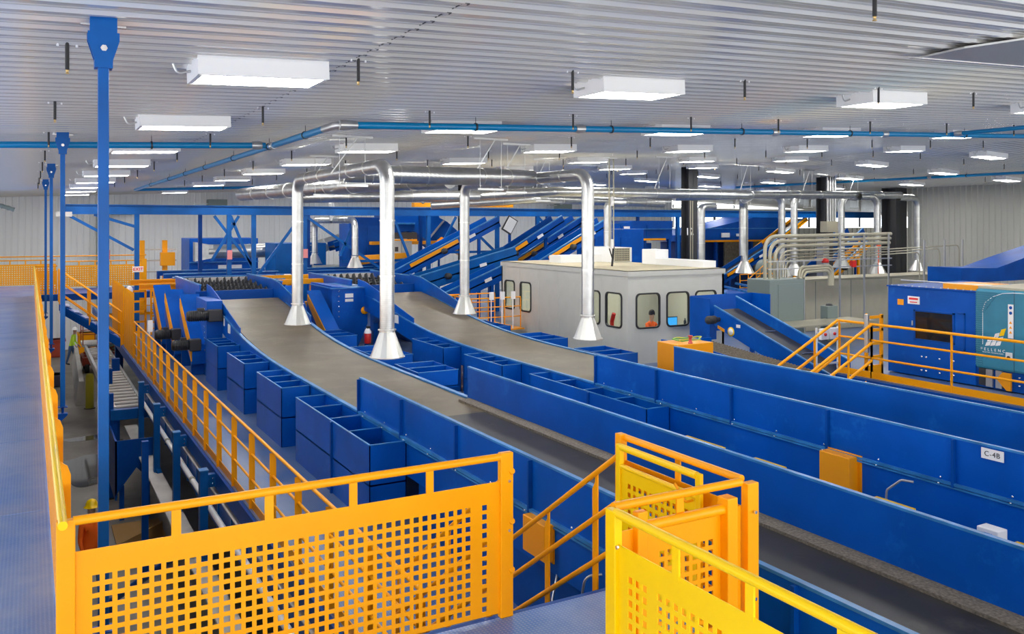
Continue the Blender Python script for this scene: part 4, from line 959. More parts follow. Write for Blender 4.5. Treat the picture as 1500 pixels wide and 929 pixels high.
# beige and grey electrical cabinets
t = thing('electrical_cabinet_row', 'long beige row of electrical cabinets at the right', 'cabinet', (29, 22.5, D2))
MB().box(24.5, 33.9, 22.0, 23.2, D2, -2.06).build('casing', BEIGE, t, bevel=.02)
MB().box(24.45, 33.95, 21.96, 23.24, -2.06, -2.02).build('top_plate', BEIGE, t)
for x in (25.0, 26.9, 29.2, 31.5): MB().box(x, x + .02, 21.99, 22.0, D2 + .1, -2.1).build('door_seam', GREYC, t)
solo(MB().box(20, 24.3, 18.8, 20, -3.2, -3.16).box(20.2, 20.3, 18.9, 19, D2, -3.2).box(24, 24.1, 18.9, 19, D2, -3.2), 'cable_tray', COND, 'grey steel shelf in front of the beige cabinets', 'shelf')
t = thing('electrical_cabinet', 'tall grey-green electrical cabinet left of the beige row', 'cabinet', (21.3, 20.3, D2))
MB().box(20.65, 22.2, 20.0, 21.0, D2, -1.80).build('casing', GREYC, t, bevel=.02); MB().box(21.02, 22.12, 19.985, 20.0, -3.6, -1.95).build('door', GREYC, t)
t = thing('transformer_box', 'small grey metering box standing before the beige cabinets', 'box', (23.6, 20, D2)); MB().box(23.2, 23.7, 19.9, 20.2, D2, -2.75).build('casing', GREYC, t, bevel=.01); MB().lathe((23.45, 20.05, -2.75), [(.12, 0), (.1, .06), (0, .07)], 12).build('cap', DARK, t)
# bent conduits
cd = thing('conduit_bank', 'bank of thick beige conduits bending from the grey cabinet to run right', 'conduit', (22, 20.6, -1.8))
for i in range(4): MB().tube(path([(20.95 + i * .22, 20.5, -1.8), (20.95 + i * .22, 20.5, -.42 - i * .16), (27.2 - i * .04, 20.5, -.36 - i * .16)], .45), .062 if i < 3 else .03, 12).build('conduit', COND, cd)
for i in range(3): MB().tube(path([(21.95 + i * .1, 20.7, -1.8), (21.95 + i * .1, 20.7, -1.05 - i * .1), (31.5 - i * 1.2, 20.7, -.82 - i * .12), (31.5 - i * 1.2, 20.7, -2.1)], .2), .022, 8).build('thin_conduit', COND, cd)
for i in range(3): MB().tube(path([(22.3 + i * .1, 20.3, -1.8), (22.3 + i * .1, 20.3, -1.45 - i * .08), (23.9 - i * .07, 20.3, -1.42 - i * .08), (23.9 - i * .07, 20.3, -2.1)], .22), .055, 8).build('short_conduit', COND, cd)
st_ = thing('strut_frame', 'galvanised strut posts and cross bars holding the conduits', 'frame', (25, 20.4, D2))
for i, x in enumerate((21.35, 22.6, 24.35, 25.6, 26.9, 28.9, 30.1, 31.2)): MB().box(x, x + .05, 20.36, 20.41, D2, (-.35 if 1 < i < 5 else (-.6 if i > 4 else -1.25))).build('strut_post', STEEL, st_)
for z in (-1.25, -1.5): MB().box(20.9, 27, 20.3, 20.34, z, z + .04).build('cross_bar', STEEL, st_)
solo(MB().lathe((23.55, 20.3, -1.32), [(0, 0), (.12, 0), (.12, .1), (.05, .14), (0, .16)], 12), 'valve', RED, 'red valve at the left of the conduit bends', 'valve')
solo(MB().box(24.85, 25.05, 20.25, 20.36, -1.5, -1.28), 'alarm_box', RED, 'small red alarm box on the strut frame', 'alarm')
solo(MB().box(31.0, 31.2, 24.0, 24.06, -.95, -.75).box(31.08, 31.12, 24.02, 24.05, D2, -.95), 'danger_plate', mat('danger_orange', (.85, .15, .06), .5), 'orange-red square sign before the charcoal column', 'sign')
# building columns
def ibeam(label, X, Y, w, z0, z1, mt, num=None, name='steel_column'):
    t = thing(name, label, 'column', (X, Y, z0)); a = w / 2
    MB().box(X - a, X + a, Y - a, Y - a + .03, z0, z1).box(X - a, X + a, Y + a - .03, Y + a, z0, z1).box(X - .015, X + .015, Y - a, Y + a, z0, z1).build('shaft', mt, t)
    return t
t = ibeam('charcoal steel column marked 12 rising behind the cabin', 25.2, 29.1, .5, -6.8, ceilh(25.2), CHAR)
text('12', .42, SIGNW, t, frame4((24.98, 28.83, -.35), (1, 0, 0), (0, 0, 1)), bold=.01)
MB().tube([(25.0, 28.8, -3.9), (25.0, 28.8, 1.5)], .025, 8).tube([(25.12, 28.8, -3.9), (25.12, 28.8, 1.5)], .025, 8).build('conduit', COND, t)
t = ibeam('charcoal steel column bundled with bright conduits above the switchgear', 33.6, 29.0, .55, -6.8, ceilh(33.6), CHAR)
for i in range(4): MB().tube([(33.35 + i * .17, 28.6, .1), (33.35 + i * .17, 28.6, ceilh(33.6))], .055, 8).build('conduit', STEEL, t)
MB().box(32.95, 34.1, 28.3, 28.7, -.4, .12).build('junction_box', BEIGE, t); MB().box(32.7, 33.1, 28.3, 28.7, -2.6, -.5).build('pull_box', STEEL, t)
ibeam('wide charcoal steel column where the right wall begins', 41.0, 30.7, .9, -6.8, ceilh(41), CHAR)
ibeam('charcoal steel column with twin conduits behind the blue gantry middle', 17.6, 36, .4, -6.8, ceilh(17.6), CHAR)

# ------------------------------------------------------------------ blue gantry across the hall
g = thing('gantry', 'long blue overhead steel gantry spanning above the feed conveyors', 'gantry', (12, 34, D2))
MB().box(1.1, 44, 33.9, 33.93, .36, .69).box(1.1, 44, 33.8, 34.03, .66, .69).box(1.1, 44, 33.8, 34.03, .34, .37).build('main_beam', STEELB, g)
MB().box(1.1, 30, 36.4, 36.43, .4, .69).box(1.1, 30, 36.3, 36.53, .66, .69).box(1.1, 30, 36.3, 36.53, .38, .41).build('rear_beam', BLUE2, g)
for X in (3.4, 6.64, 7.56, 9.4 + .15, 13.15, 14.9, 18.24, 20.34, 28.6, 40): MB().box(X - .08, X + .08, 33.84, 34.0, D2, .35).build('column', STEELB, g)
for X in (2.6, 6.0, 10.4, 15.6, 22.4, 28): MB().box(X - .07, X + .07, 36.34, 36.48, D2, .38).build('column', BLUE2, g)
for a, b in (((1.15, .33), (3.3, -.95)), ((2.0, .33), (3.35, -.1)), ((6.1, .3), (7.5, -1.6)), ((7.0, .3), (6.0, -1.4)), ((6.7, .3), (7.5, -1.7)), ((7.7, -2.0), (9.4, .3)), ((9.6, .3), (12.8, -1.9)), ((11.6, .1), (11.0, -1.3)), ((13.3, .3), (14.2, -1.9)), ((16.2, .3), (15.7, -.6)), ((16.4, .3), (18.1, -1.2)), ((20.4, .3), (21.6, -.9))):
    MB().bar((a[0], 33.92, a[1]), (b[0], 33.92, b[1]), .08, .1).build('brace', STEELB, g)
MB().box(14.6, 18.8, 34.3, 34.5, -1.3, -1.2).build('tie_beam', STEELB, g); MB().box(11.2, 14, 34.3, 34.5, -1.6, -1.5).build('tie_beam', STEELB, g)
MB().box(.8, 1.3, 33.7, 34.1, .25, .42).build('end_shoe', CONCL, g)
t = thing('exit_sign', 'white EXIT sign with red letters on the second blue gantry column', 'sign', (3.4, 33.7, -1.74))
MB().box(3.24, 3.60, 33.7, 33.74, -1.74, -1.54).build('sign_face', SIGNW, t); text('EXIT', .15, SIGNR, t, frame4((3.42, 33.69, -1.64), (1, 0, 0), (0, 0, 1)), bold=.004)
for i, (X, Y) in enumerate(((2.6, 36.2), (6.64, 33.8), (9.55, 33.8))): solo(MB().box(X - .09, X + .09, Y - .03, Y, -1.35, -1.0), 'warning_sign', mat('warn%d' % i, (.75, .25, .25), .5), 'small red and white plate on a blue gantry column, %s from the left' % ORD[i], 'sign')
t = thing('crane_trolley', 'yellow hoist trolley resting on the blue gantry beam', 'hoist', (15.5, 34, .69))
MB().box(14.2, 16.3, 33.8, 34.1, .72, .9).build('carriage', YEL, t); MB().box(16.5, 19.0, 33.8, 34.1, .74, .98).build('beam', YEL, t); MB().lathe((17.6, 33.8, .86), [(0, -.01), (.05, -.01), (.05, 0)], 10, axis=1).build('hole', BLACK, t)
MB().lathe((14.6, 33.8, .93), [(0, -.03), (.08, -.03), (.08, .1)], 10, axis=1).lathe((15.0, 33.8, .93), [(0, -.03), (.08, -.03), (.08, .1)], 10, axis=1).build('wheel', STEEL, t)
# blue cross bars over the feed screens
for i, (y, z, x0, x1) in enumerate(((36.5, -1.86, 4.4, 8.6), (34.6, -1.88, 4.4, 8.7), (32.6, -1.9, 4.45, 8.4), (30.5, -1.93, 4.5, 7.9), (36.0, -1.86, 9.6, 13.2), (34.3, -1.88, 9.5, 13), (32.3, -1.9, 9.6, 12.6), (30.2, -1.93, 9.6, 12.2))):
    t = thing('cross_beam', 'blue flanged cross beam over the %s feed screen, %s row' % (('left', 'right')[i > 3], ('rearmost', 'third', 'second', 'front')[i % 4]), 'beam', ((x0 + x1) / 2, y, z - .2), 'blue cross beams')
    MB().box(x0, x1, y, y + .2, z - .03, z).build('top_flange', EDGE, t); MB().box(x0, x1, y + .08, y + .11, z - .2, z - .03).build('web', BLUE, t); MB().box(x0, x0 + .1, y, y + .2, D2, z - .03).box(x1 - .1, x1, y, y + .2, D2, z - .03).build('leg', BLUE2, t)
# screens (dark rotating discs) and feeders behind the curved belts
for k_, dx_ in enumerate((0, 4.44)):
    t = thing('disc_screen', ['dark disc screen feeding the first curved conveyor', 'dark disc screen feeding the second curved conveyor'][k_], 'screen', (5.3 + dx_, 27, D2))
    MB().box(4.2 + dx_, 4.24 + dx_, 25.6, 30.2, D2, -1.75).box(6.5 + dx_, 6.54 + dx_, 25.6, 30.2, D2, -1.72).build('side_plate', BLUE, t)
    MB().box(4.18 + dx_, 4.26 + dx_, 25.6, 30.2, -1.75, -1.72).box(6.48 + dx_, 6.56 + dx_, 25.6, 30.2, -1.72, -1.69).build('plate_edge', EDGE, t)
    MB().box(4.24 + dx_, 6.5 + dx_, 25.8, 30.1, -2.35, -2.3).build('bed', DARK, t)
    for r_ in range(6):
        m = MB(); y = 26.0 + r_ * .7; m.tube([(4.3 + dx_, y, -2.15 + r_ * .04), (6.45 + dx_, y, -2.15 + r_ * .04)], .05, 8)
        for c_ in range(9): m.lathe((4.45 + dx_ + c_ * .23, y, -2.15 + r_ * .04), [(.0, 0), (.19, .01), (.2, .03), (.19, .05), (0, .06)], 7, axis=0, smooth=False)
        m.build('disc_shaft', DARK, t)
    MB().box(4.24 + dx_, 6.5 + dx_, 30.1, 30.2, -2.4, -1.8).build('back_plate', CONCL, t)

# chutes with yellow edges and drives beside the belt heads
def chute(label, X, Y, dx_, h0, h1, w=.35, run=2.2):
    t = thing('incline_chute', label, 'chute', (X, Y, D2))
    P = [(X, Y, h1), (X, Y + run, h0), (X, Y + run, h0 - .85), (X, Y, h1 - .5)]
    MB().prism(P, (w, 0, 0)).build('casing', BLUE, t)
    MB().prism([(X - .02, Y, h1), (X - .02, Y + run * .95, h0 - .1), (X - .02, Y + run * .95, h0 - .36), (X - .02, Y, h1 - .42)], (.03, 0, 0)).build('yellow_guard', YEL, t)
    MB().box(X + .02, X + w, Y + .2, Y + .3, D2, h1 - .4).box(X + .02, X + w, Y + run - .2, Y + run - .1, D2, h0 - .8).build('leg', BLUE2, t)
for i, (X, Y) in enumerate(((3.62, 23.2), (3.50, 25.3), (3.45, 27.6))): chute('blue and yellow inclined chute left of the first belt head, %s' % NUM[i], X, Y, 0, -1.95, -3.1, .5, 2.0)
for i, (X, Y) in enumerate(((7.25, 23.4), (7.2, 25.8))): chute('blue and yellow inclined chute right of the first belt head, %s' % NUM[i], X, Y, 0, -2.0, -3.1, .4, 2.1)
t = thing('hopper_housing', 'tall blue funnel housing between the two belt heads', 'hopper', (8.1, 25.5, D2))
MB().prism([(7.8, 24.8, -1.85), (8.9, 24.8, -1.95), (8.9, 24.8, -3.0), (8.5, 24.8, D2), (8.2, 24.8, D2), (7.8, 24.8, -2.6)], (0, 2.2, 0)).build('casing', BLUE, t)
MB().box(8.2, 8.45, 24.79, 24.8, -2.2, -2.08).box(8.2, 8.45, 24.79, 24.8, -2.32, -2.24).build('label_plate', SIGNW, t); MB().box(7.75, 8.95, 24.75, 27, -1.93, -1.9).build('rim', EDGE, t)
MB().lathe((8.8, 24.78, -2.6), [(0, -.02), (.12, -.02), (.12, 0)], 12, axis=1).build('inspection_cap', YEL, t)
m = MB()
for i in range(6): m.lathe((8.0, 24.78, -2.0 - i * .15), [(0, -.02), (.02, -.02), (.02, 0)], 6, axis=1)
m.build('bolt', CHROME, t)
t = thing('hopper_housing', 'blue housing plate with bolts beside the motor left of the first belt head', 'hopper', (4.1, 24, D2))
MB().box(3.95, 4.34, 23.0, 24.6, D2, -1.98).build('casing', BLUE, t); m = MB()
for i in range(8): m.lathe((3.94, 23.2, -2.2 - i * .15), [(0, -.01), (.02, -.01), (.02, 0)], 6, axis=0)
m.build('bolt', CHROME, t)
def drive(label, X, Y, Z, L, r):
    t = thing('gear_motor', label, 'motor', (X, Y, Z - r)); MB().lathe((X, Y, Z), [(0, 0), (r * .8, 0), (r, .04), (r, L * .6), (r * .8, L * .62), (r * .8, L * .8), (0, L * .8)], 16, axis=0).build('motor_body', BLACK, t)
    MB().box(X + L * .6, X + L, Y - r * 1.1, Y + r * 1.1, Z - r * 1.2, Z + r * 1.1).build('gearbox', DARK, t, bevel=.02)
    m = MB()
    for i in range(8): m.lathe((X + .06 + i * L * .06, Y, Z), [(r, 0), (r * 1.1, .005), (r * 1.1, .015), (r, .02)], 16, axis=0)
    m.build('cooling_fins', DARK, t); MB().box(X + L * .3, X + L * .5, Y - .05, Y + .05, Z + r, Z + r * 1.5).build('terminal_box', DARK, t)
drive('black gear motor high on the left side of the first belt head', 3.45, 22.9, -2.33, .85, .13)
drive('black gear motor low beside the nearest yellow-edged chute', 3.15, 23.3, -3.1, .7, .13)
drive('black gear motor low behind the first, beside the second chute', 3.0, 25.4, -3.05, .7, .13)
# yellow lifting frames with ladders
for i, (X, Y) in enumerate(((3.0, 30.2), (2.95, 32.6))):
    t = thing('lifting_frame', ['yellow lifting frame with ladder leg, nearer of two left of the feed screen', 'yellow lifting frame with ladder leg, further of two left of the feed screen'][i], 'frame', (X + .7, Y, D2))
    MB().box(X + .1, X + 1.75, Y - .1, Y + .1, -2.0, -1.95).box(X + .1, X + 1.75, Y - .02, Y + .02, -2.12, -1.95).box(X + .1, X + 1.75, Y - .1, Y + .1, -2.14, -2.11).build('top_beam', YEL, t)
    for x in (X + .75, X + 1.0): MB().box(x, x + .06, Y - .04, Y + .04, D2, -2.1).build('leg', YEL, t)
    for k_ in range(7): MB().box(X + .8, X + 1.0, Y - .03, Y + .03, D2 + .2 + k_ * .22, D2 + .25 + k_ * .22).build('rung', YEL, t)
    MB().box(X + 1.05, X + 1.9, Y - .15, Y + .15, -2.95, -2.65).build('cross_box', YEL, t)
for i, (X, Y) in enumerate(((7.3, 28.5), (7.2, 31))):
    t = thing('lifting_frame', ['yellow lifting frame between the two feed screens, nearer', 'yellow lifting frame between the two feed screens, further'][i], 'frame', (X + .7, Y, D2))
    MB().box(X - .2, X + 1.9, Y - .1, Y + .1, -2.0, -1.84).build('top_beam', YEL, t)
    for x in (X + .2, X + .9): MB().box(x, x + .07, Y - .04, Y + .04, D2, -2.0).build('leg', YEL, t)
    MB().box(X + .1, X + 1.0, Y - .2, Y + .2, -2.95, -2.6).build('cross_box', YEL, t)
t = thing('fire_extinguisher', 'red fire extinguisher with white label between the conveyors', 'fire extinguisher', (7.9, 22.0, -3.2))
MB().lathe((7.9, 22, -3.2), [(0, 0), (.08, 0), (.09, .03), (.09, .3), (.05, .38), (.03, .4), (0, .4)], 16).build('cylinder', RED, t); MB().lathe((7.9, 22, -3.2), [(.092, .27), (.092, .31), (.055, .39), (.035, .41)], 16).build('label_band', SIGNW, t); MB().box(7.87, 7.96, 21.96, 22.04, -2.8, -2.74).build('valve', BLACK, t); MB().box(7.85, 7.95, 22.08, 22.14, D2, -2.8).build('bracket', BLUE2, t)
# yellow railings around lower catwalk left of the cabin
railing('small yellow railing around the catwalk left of the cabin, front side', (12.3, 24.6, -3.4), (14.1, 24.6, -3.4), H=1.0, sp=.6, toe=False)
railing('small yellow railing around the catwalk left of the cabin, back side', (12.3, 26.4, -3.4), (14.1, 26.4, -3.4), H=1.0, sp=.6, toe=False)
railing('small yellow railing around the catwalk left of the cabin, end side', (12.3, 24.6, -3.4), (12.3, 26.4, -3.4), H=1.0, sp=.6, toe=False)
t = thing('catwalk', 'small grated catwalk left of the cabin inside yellow railings', 'catwalk', (13.2, 25.5, D2)); MB().box(12.2, 14.2, 24.5, 26.5, -3.46, -3.42).build('grating', ORG, t); MB().box(12.3, 12.4, 24.6, 24.7, D2, -3.46).box(14, 14.1, 26.2, 26.3, D2, -3.46).build('leg', BLUE2, t)
for i, (x, y) in enumerate(((12.9, 24.55), (13.3, 24.55), (13.7, 24.55))): solo(MB().box(x, x + .14, y - .08, y - .02, -2.45, -2.2).box(x + .05, x + .08, y - .05, y - .02, -3.42, -2.45), 'switch_box', SIGNW, 'small white switch box on the catwalk railing left of the cabin, %s' % ('leftmost', 'middle', 'rightmost')[i], 'switch')

# ------------------------------------------------------------------ background machinery
def incline(label, X0, X1, z0, z1, Y, w=1.0, mt=BLUE2, guard=True, H=.45, legs=True, plates=True):
    t = thing('incline_conveyor', label, 'conveyor', ((X0 + X1) / 2, Y, D2)); d = (Vector((X1, 0, z1)) - Vector((X0, 0, z0))).normalized(); n = Vector((-d.z, 0, d.x))
    def slab(y, th, a, b): return [(X0 + n.x * a, y, z0 + n.z * a), (X1 + n.x * a, y, z1 + n.z * a), (X1 + n.x * b, y, z1 + n.z * b), (X0 + n.x * b, y, z0 + n.z * b)]
    MB().prism(slab(Y, 0, -H / 2, H / 2), (0, .04, 0)).build('side_frame', mt, t); MB().prism(slab(Y + w, 0, -H / 2, H / 2), (0, .04, 0)).build('side_frame', mt, t)
    MB().prism(slab(Y, 0, -.05, 0), (0, w, 0)).build('belt', BELTD, t)
    MB().prism(slab(Y - .02, 0, H / 2 - .02, H / 2 + .02), (0, .08, 0)).build('frame_edge', EDGE, t)
    if guard: 
        a = Vector((X0, Y - .03, z0)).lerp(Vector((X1, Y - .03, z1)), .15); b = Vector((X0, Y - .03, z0)).lerp(Vector((X1, Y - .03, z1)), .6)
        MB().bar(a + n * .1, b + n * .1, .05, .14).build('yellow_guard', YEL, t)
    if plates:
        p = Vector((X0, Y - .03, z0)).lerp(Vector((X1, Y - .03, z1)), .7); MB().bar(p, p + d * .3, .02, .12).build('label_plate', SIGNW, t)
        p = Vector((X0, Y - .1, z0)).lerp(Vector((X1, Y - .1, z1)), .45); MB().lathe(tuple(p), [(0, -.1), (.12, -.1), (.12, .1)], 10, axis=1).build('motor', DARK, t)
    if legs:
        for q in (.2, .8): p = Vector((X0, Y, z0)).lerp(Vector((X1, Y, z1)), q); MB().box(p.x, p.x + .12, Y + .1, Y + .2, D2, p.z - H / 2).build('leg', mt, t)
incline('long blue incline conveyor climbing right, left-most behind the gantry', 12.6, 17.3, -2.1, .1, 32.0, 1.1, BLUE)
incline('blue incline conveyor climbing right behind the cabin corner with yellow guards', 15.2, 19.6, -2.3, .15, 30.5, .9, BLUE2)
incline('blue incline conveyor ending in a pale window hood left of the tall blue box', 16.6, 21.6, -2.5, .2, 31.8, 1.0, BLUE)
incline('second blue incline conveyor with a pale window hood', 12.6, 18.0, -1.1, .3, 39.6, 1.0, BLUE2)
incline('short blue incline conveyor with a yellow belt guard above the cabin roof', 17.2, 20.6, -1.7, .05, 28.6, .8, BLUE)
incline('low blue incline conveyor with white label plates behind the second belt head', 11.3, 16.8, -2.6, -1.2, 29.6, .9, STEELB, guard=False, H=.6)
incline('low wide blue conveyor trough left of the cabin', 12.4, 15.6, -3.0, -1.75, 28.2, .9, BLUE, guard=False, H=.5)
for i, (x, z) in enumerate(((17.8, .35), (21.7, .35))): 
    t = thing('sight_window', ['pale framed sight window on top of an incline conveyor, left one', 'pale framed sight window on top of an incline conveyor, right one'][i], 'window', (x, 31.9, z - .3))
    MB().prism([(x - .5, 31.6, z - .55), (x - .2, 31.6, z - .05), (x + .15, 31.6, z - .25), (x - .15, 31.6, z - .75)], (0, .03, 0)).build('pane', WHITE, t); MB().prism([(x - .58, 31.64, z - .57), (x - .22, 31.64, z + .02), (x + .22, 31.64, z - .23), (x - .14, 31.64, z - .83)], (0, .03, 0)).build('frame', DARK, t); MB().box(x - .2, x - .1, 31.68, 31.75, D2, z - .6).build('post', BLUE2, t)
def block(label, X0, X1, Y0, Y1, z0, z1, mt=BLUE2, name='machine_housing', extras=(), cat='machine', legs=True, stripe=None, top=None, base=D2):
    t = thing(name, label, cat, ((X0 + X1) / 2, (Y0 + Y1) / 2, base))
    if top: P = [(X0, Y0, z0), (X1, Y0, z0)] + [(x, Y0, z) for x, z in top]; MB().prism(P, (0, Y1 - Y0, 0)).build('casing', mt, t)
    else: MB().box(X0, X1, Y0, Y1, z0, z1).build('casing', mt, t, bevel=.02)
    L = X1 - X0; n = max(2, int(L / 1.4))
    for i in range(1, n): MB().box(X0 + L * i / n, X0 + L * i / n + .04, Y0 - .03, Y0, z0, min(z1, z0 + (z1 - z0) * .9) if not top else z0 + (min(z for x, z in top) - z0) * .95).build('stiffener', mt, t)
    MB().box(X0 - .02, X1 + .02, Y0 - .05, Y0, z0 + (z1 - z0) * .45, z0 + (z1 - z0) * .45 + .04).build('flange', EDGE, t)
    if legs and z0 > base + .3:
        m = MB(); 
        for i in range(4): x = X0 + (L - .15) * i / 3; m.box(x, x + .15, Y0 + .1, Y0 + .25, base, z0)
        m.build('leg', mt, t)
    if stripe: MB().box(X0 + L * .15, X1 - L * .1, Y0 - .08, Y0 - .01, z0 - .05, z0 + .05).build('yellow_strip', YEL, t)
    for nm, mm, b in extras: MB().box(*b).build(nm, mm, t)
    return t
block('blue upright casing behind the far twin hoods', 12.6, 14.3, 37.5, 39, D2, .3, BLUE2)
block('pale blue low casing left of the far twin hoods', 9.9, 12.3, 40, 42, D2, -.9, STEELB)
t = thing('gallery_housing', 'dark blue gallery casing with a rounded falling right end behind the gantry', 'machine', (16, 38, D2))
MB().prism([(14.4, 37.6, -.35), (15.8, 37.6, -.35), (17.3, 37.6, -1.35), (18.4, 37.6, -.9), (18.0, 37.6, -.3), (17.5, 37.6, .1), (16.8, 37.6, .42), (16.0, 37.6, .6), (14.4, 37.6, .6)], (0, 1.6, 0)).build('casing', BLUE2, t)
MB().bar((16.3, 37.56, -.95), (17.3, 37.56, .15), .06, .08).build('rib', STEEL, t); MB().box(14.4, 15.8, 37.5, 37.6, -.02, .06).build('flange', EDGE, t)
MB().box(14.4, 15.9, 37.55, 37.62, -.7, -.4).build('disc_row', DARK, t); MB().box(14.4, 15.9, 37.5, 37.6, -.8, -.72).build('yellow_strip', YEL, t)
for x in (14.5, 15.6): MB().box(x, x + .15, 37.8, 38, D2, -.35).build('leg', BLUE2, t)
t = thing('inspection_hatch', 'tilted yellow square hatch on the rounded blue gallery', 'hatch', (18.1, 36.0, -1.0)); MB().prism([(17.15, 37.5, -.62), (17.95, 37.5, -.95), (17.45, 37.5, -1.35), (16.7, 37.5, -.98)], (0, .05, 0)).build('cover', YEL, t); MB().box(17.0, 17.1, 37.56, 37.6, D2, -.9).build('post', BLUE2, t)
t = thing('gallery_walkway', 'orange-yellow curved edge under the blue gallery', 'walkway', (15, 38, -1.2)); MB().box(13.5, 16.8, 37.1, 37.4, -.95, -.8).prism([(16.8, 37.1, -.8), (18.2, 37.1, -1.3), (18.2, 37.1, -1.6), (16.8, 37.1, -.95)], (0, .3, 0)).build('edge', ORG, t); MB().box(14, 14.1, 37.2, 37.3, D2, -.95).build('leg', BLUE2, t)
t = thing('transfer_guard', 'flat yellow guard plate behind the right far hood', 'guard', (12, 34, -1.6)); MB().prism([(11.9, 34.6, -1.75), (11.9, 34.6, -1.35), (14.2, 34.6, -1.25), (14.2, 34.6, -1.45)], (0, .3, 0)).build('plate', ORG, t); MB().box(12, 12.1, 34.7, 34.8, D2, -1.5).build('leg', BLUE2, t)
block('tall bright blue box casing behind the cabin, left of the air conditioner', 20.9, 23.4, 30.0, 31.5, D2, -.22, BLUE)
block('long dark blue sorting box above the cabin roof with yellow underside strip', 22.8, 27.5, 33, 35, -.75, .32, BLUE2, stripe=True, top=[(27.5, .15), (25.2, .15), (24.6, .02), (22.8, -.02)], extras=(('label_plate', SIGNW, (24.5, 24.85, 32.92, 32.96, -.3, -.12)), ('label_plate', SIGNW, (23.0, 23.5, 32.92, 32.96, -.6, -.4))))
block('dark blue base casings under the long sorting box', 23.2, 27.0, 34.0, 35, D2, -.95, BLUE2)
block('large blue sorting box with raised right half beyond column twelve', 30.5, 38.6, 36, 38.5, -.95, .55, BLUE2, stripe=True, top=[(38.4, .40), (35.9, .40), (35.7, .31), (30.5, -.62)], extras=(('label_plate', SIGNW, (33.4, 34.0, 35.9, 35.94, -.75, -.5)), ('label_plate', SIGNW, (34.5, 34.9, 35.9, 35.94, -.7, -.55)), ('grey_panel', GRATE, (33.8, 35.2, 36.1, 36.2, -2.8, -1.0)), ('grey_panel', GRATE, (36.0, 37.2, 36.1, 36.2, -2.8, -1.0))))
block('dark blue enclosure under the large sorting box', 31.2, 38.4, 37.0, 38.5, D2, -1.0, mat('enclosure_dark_blue', (.0, .04, .2), .5))  # plain darker blue for this enclosure
block('blue line of low conveyors between the cabin and the grey cabinet', 21.4, 27.5, 24.6, 27.2, D2, -2.75, BLUE, legs=False)
for i in range(5):
    t = thing('cross_beam', 'thin blue cross beam over the low conveyors right of the cabin, %s from the left' % ORD[i], 'beam', (22 + i * 1.1, 25, -2.7)); MB().bar((21.6 + i * 1.2, 24.3, -2.62), (22.3 + i * 1.2, 27.0, -2.5), .08, .08).build('bar', EDGE, t); MB().box(21.6 + i * 1.2, 21.7 + i * 1.2, 24.3, 24.4, D2, -2.65).build('leg', BLUE2, t)
for i, (x, z) in enumerate(((20.3, -2.35), (20.2, -2.9), (23.2, -3.0))): guard_box(x + .25, 22.8, z - .2, z + .1, .3, .28, 'small orange guard box on the low lines right of the cabin, %s' % ('upper', 'lower', 'rightmost')[i])
incline('blue incline with yellow stair rails beyond the sieve building right', 30.5, 34.5, -3.0, -1.2, 33.0, .9, BLUE2)
incline('yellow-guarded incline conveyor left of the conduit column', 33.5, 38.0, -2.2, .3, 34.0, .9, YEL, guard=False, H=.3)
incline('blue drum incline between the conduit column and the charcoal column', 35.0, 38.5, -2.8, -.6, 30.5, 1.0, BLUE2, H=.9)
incline('yellow inclined bucket conveyor before the charcoal column', 34.0, 37.6, -3.2, -1.0, 29.6, .5, YEL, guard=False, H=.35)
solo(MB().lathe((31.6, 30.4, -2.25), [(0, 0), (.45, 0), (.5, .2), (.5, .7), (.3, .8), (0, .8)], 16, axis=1).box(31.5, 31.7, 30.8, 31, D2, -2.7), 'blower', GREYC, 'round grey-green blower beside the yellow stair rail in the distance', 'blower')
railing('distant yellow stair rail beside the round blower', (29.6, 30.0, -3.3), (31.8, 30.0, -1.9), H=.7, sp=.8, toe=False, mids=1)
railing('distant yellow railing at the foot of the charcoal column', (31.5, 24.5, -3.1), (36.5, 24.5, -3.1), H=.95, sp=.5, toe=True, mids=2)
railing('distant yellow railing behind the conduit bends', (27.5, 28.4, -3.2), (30.5, 28.4, -3.2), H=.95, sp=.5, toe=True, mids=2)
# left background: baler, frames and cabinets by the far wall
t = block('blue baler press with pale lettering plate by the far left wall', 6.6, 9.8, 43, 45.5, -2.8, -.7, BLUE)
MB().box(7.9, 9.0, 42.9, 42.95, -2.15, -1.98).build('name_plate', SIGNW, t)
duct('big silver horizontal duct leaving the blue press and climbing right', [(7.3, 42.3, -1.3), (12.1, 42.3, -1.3), (14.5, 42.3, -.6), (17.0, 42.3, .5)], .33, 1.2, GALVH, 1.2)
t = thing('duct_transition', 'square silver duct transition on the blue press', 'duct', (6.9, 42, -1.6)); MB().prism([(6.7, 42, -1.75), (6.7, 42, -.85), (7.5, 42, -1.0), (7.5, 42, -1.6)], (0, .6, 0)).build('casing', GALV, t); MB().box(7.0, 7.1, 42.2, 42.3, D2, -1.75).build('leg', BLUE2, t)
t = thing('service_frame', 'yellow service tower with pale shelves left of the blue press', 'frame', (5, 42, D2))
for x in (4.34, 5.3): MB().box(x, x + .2, 42, 42.3, D2, -.75).build('post', YEL, t)
for z in (-1.2, -1.7, -2.2, -2.6): MB().box(4.4, 5.9, 42.1, 42.4, z, z + .06).build('shelf', CONCL, t)
MB().box(5.2, 5.8, 41.8, 42.2, -1.9, -1.3).build('drive', YEL, t)
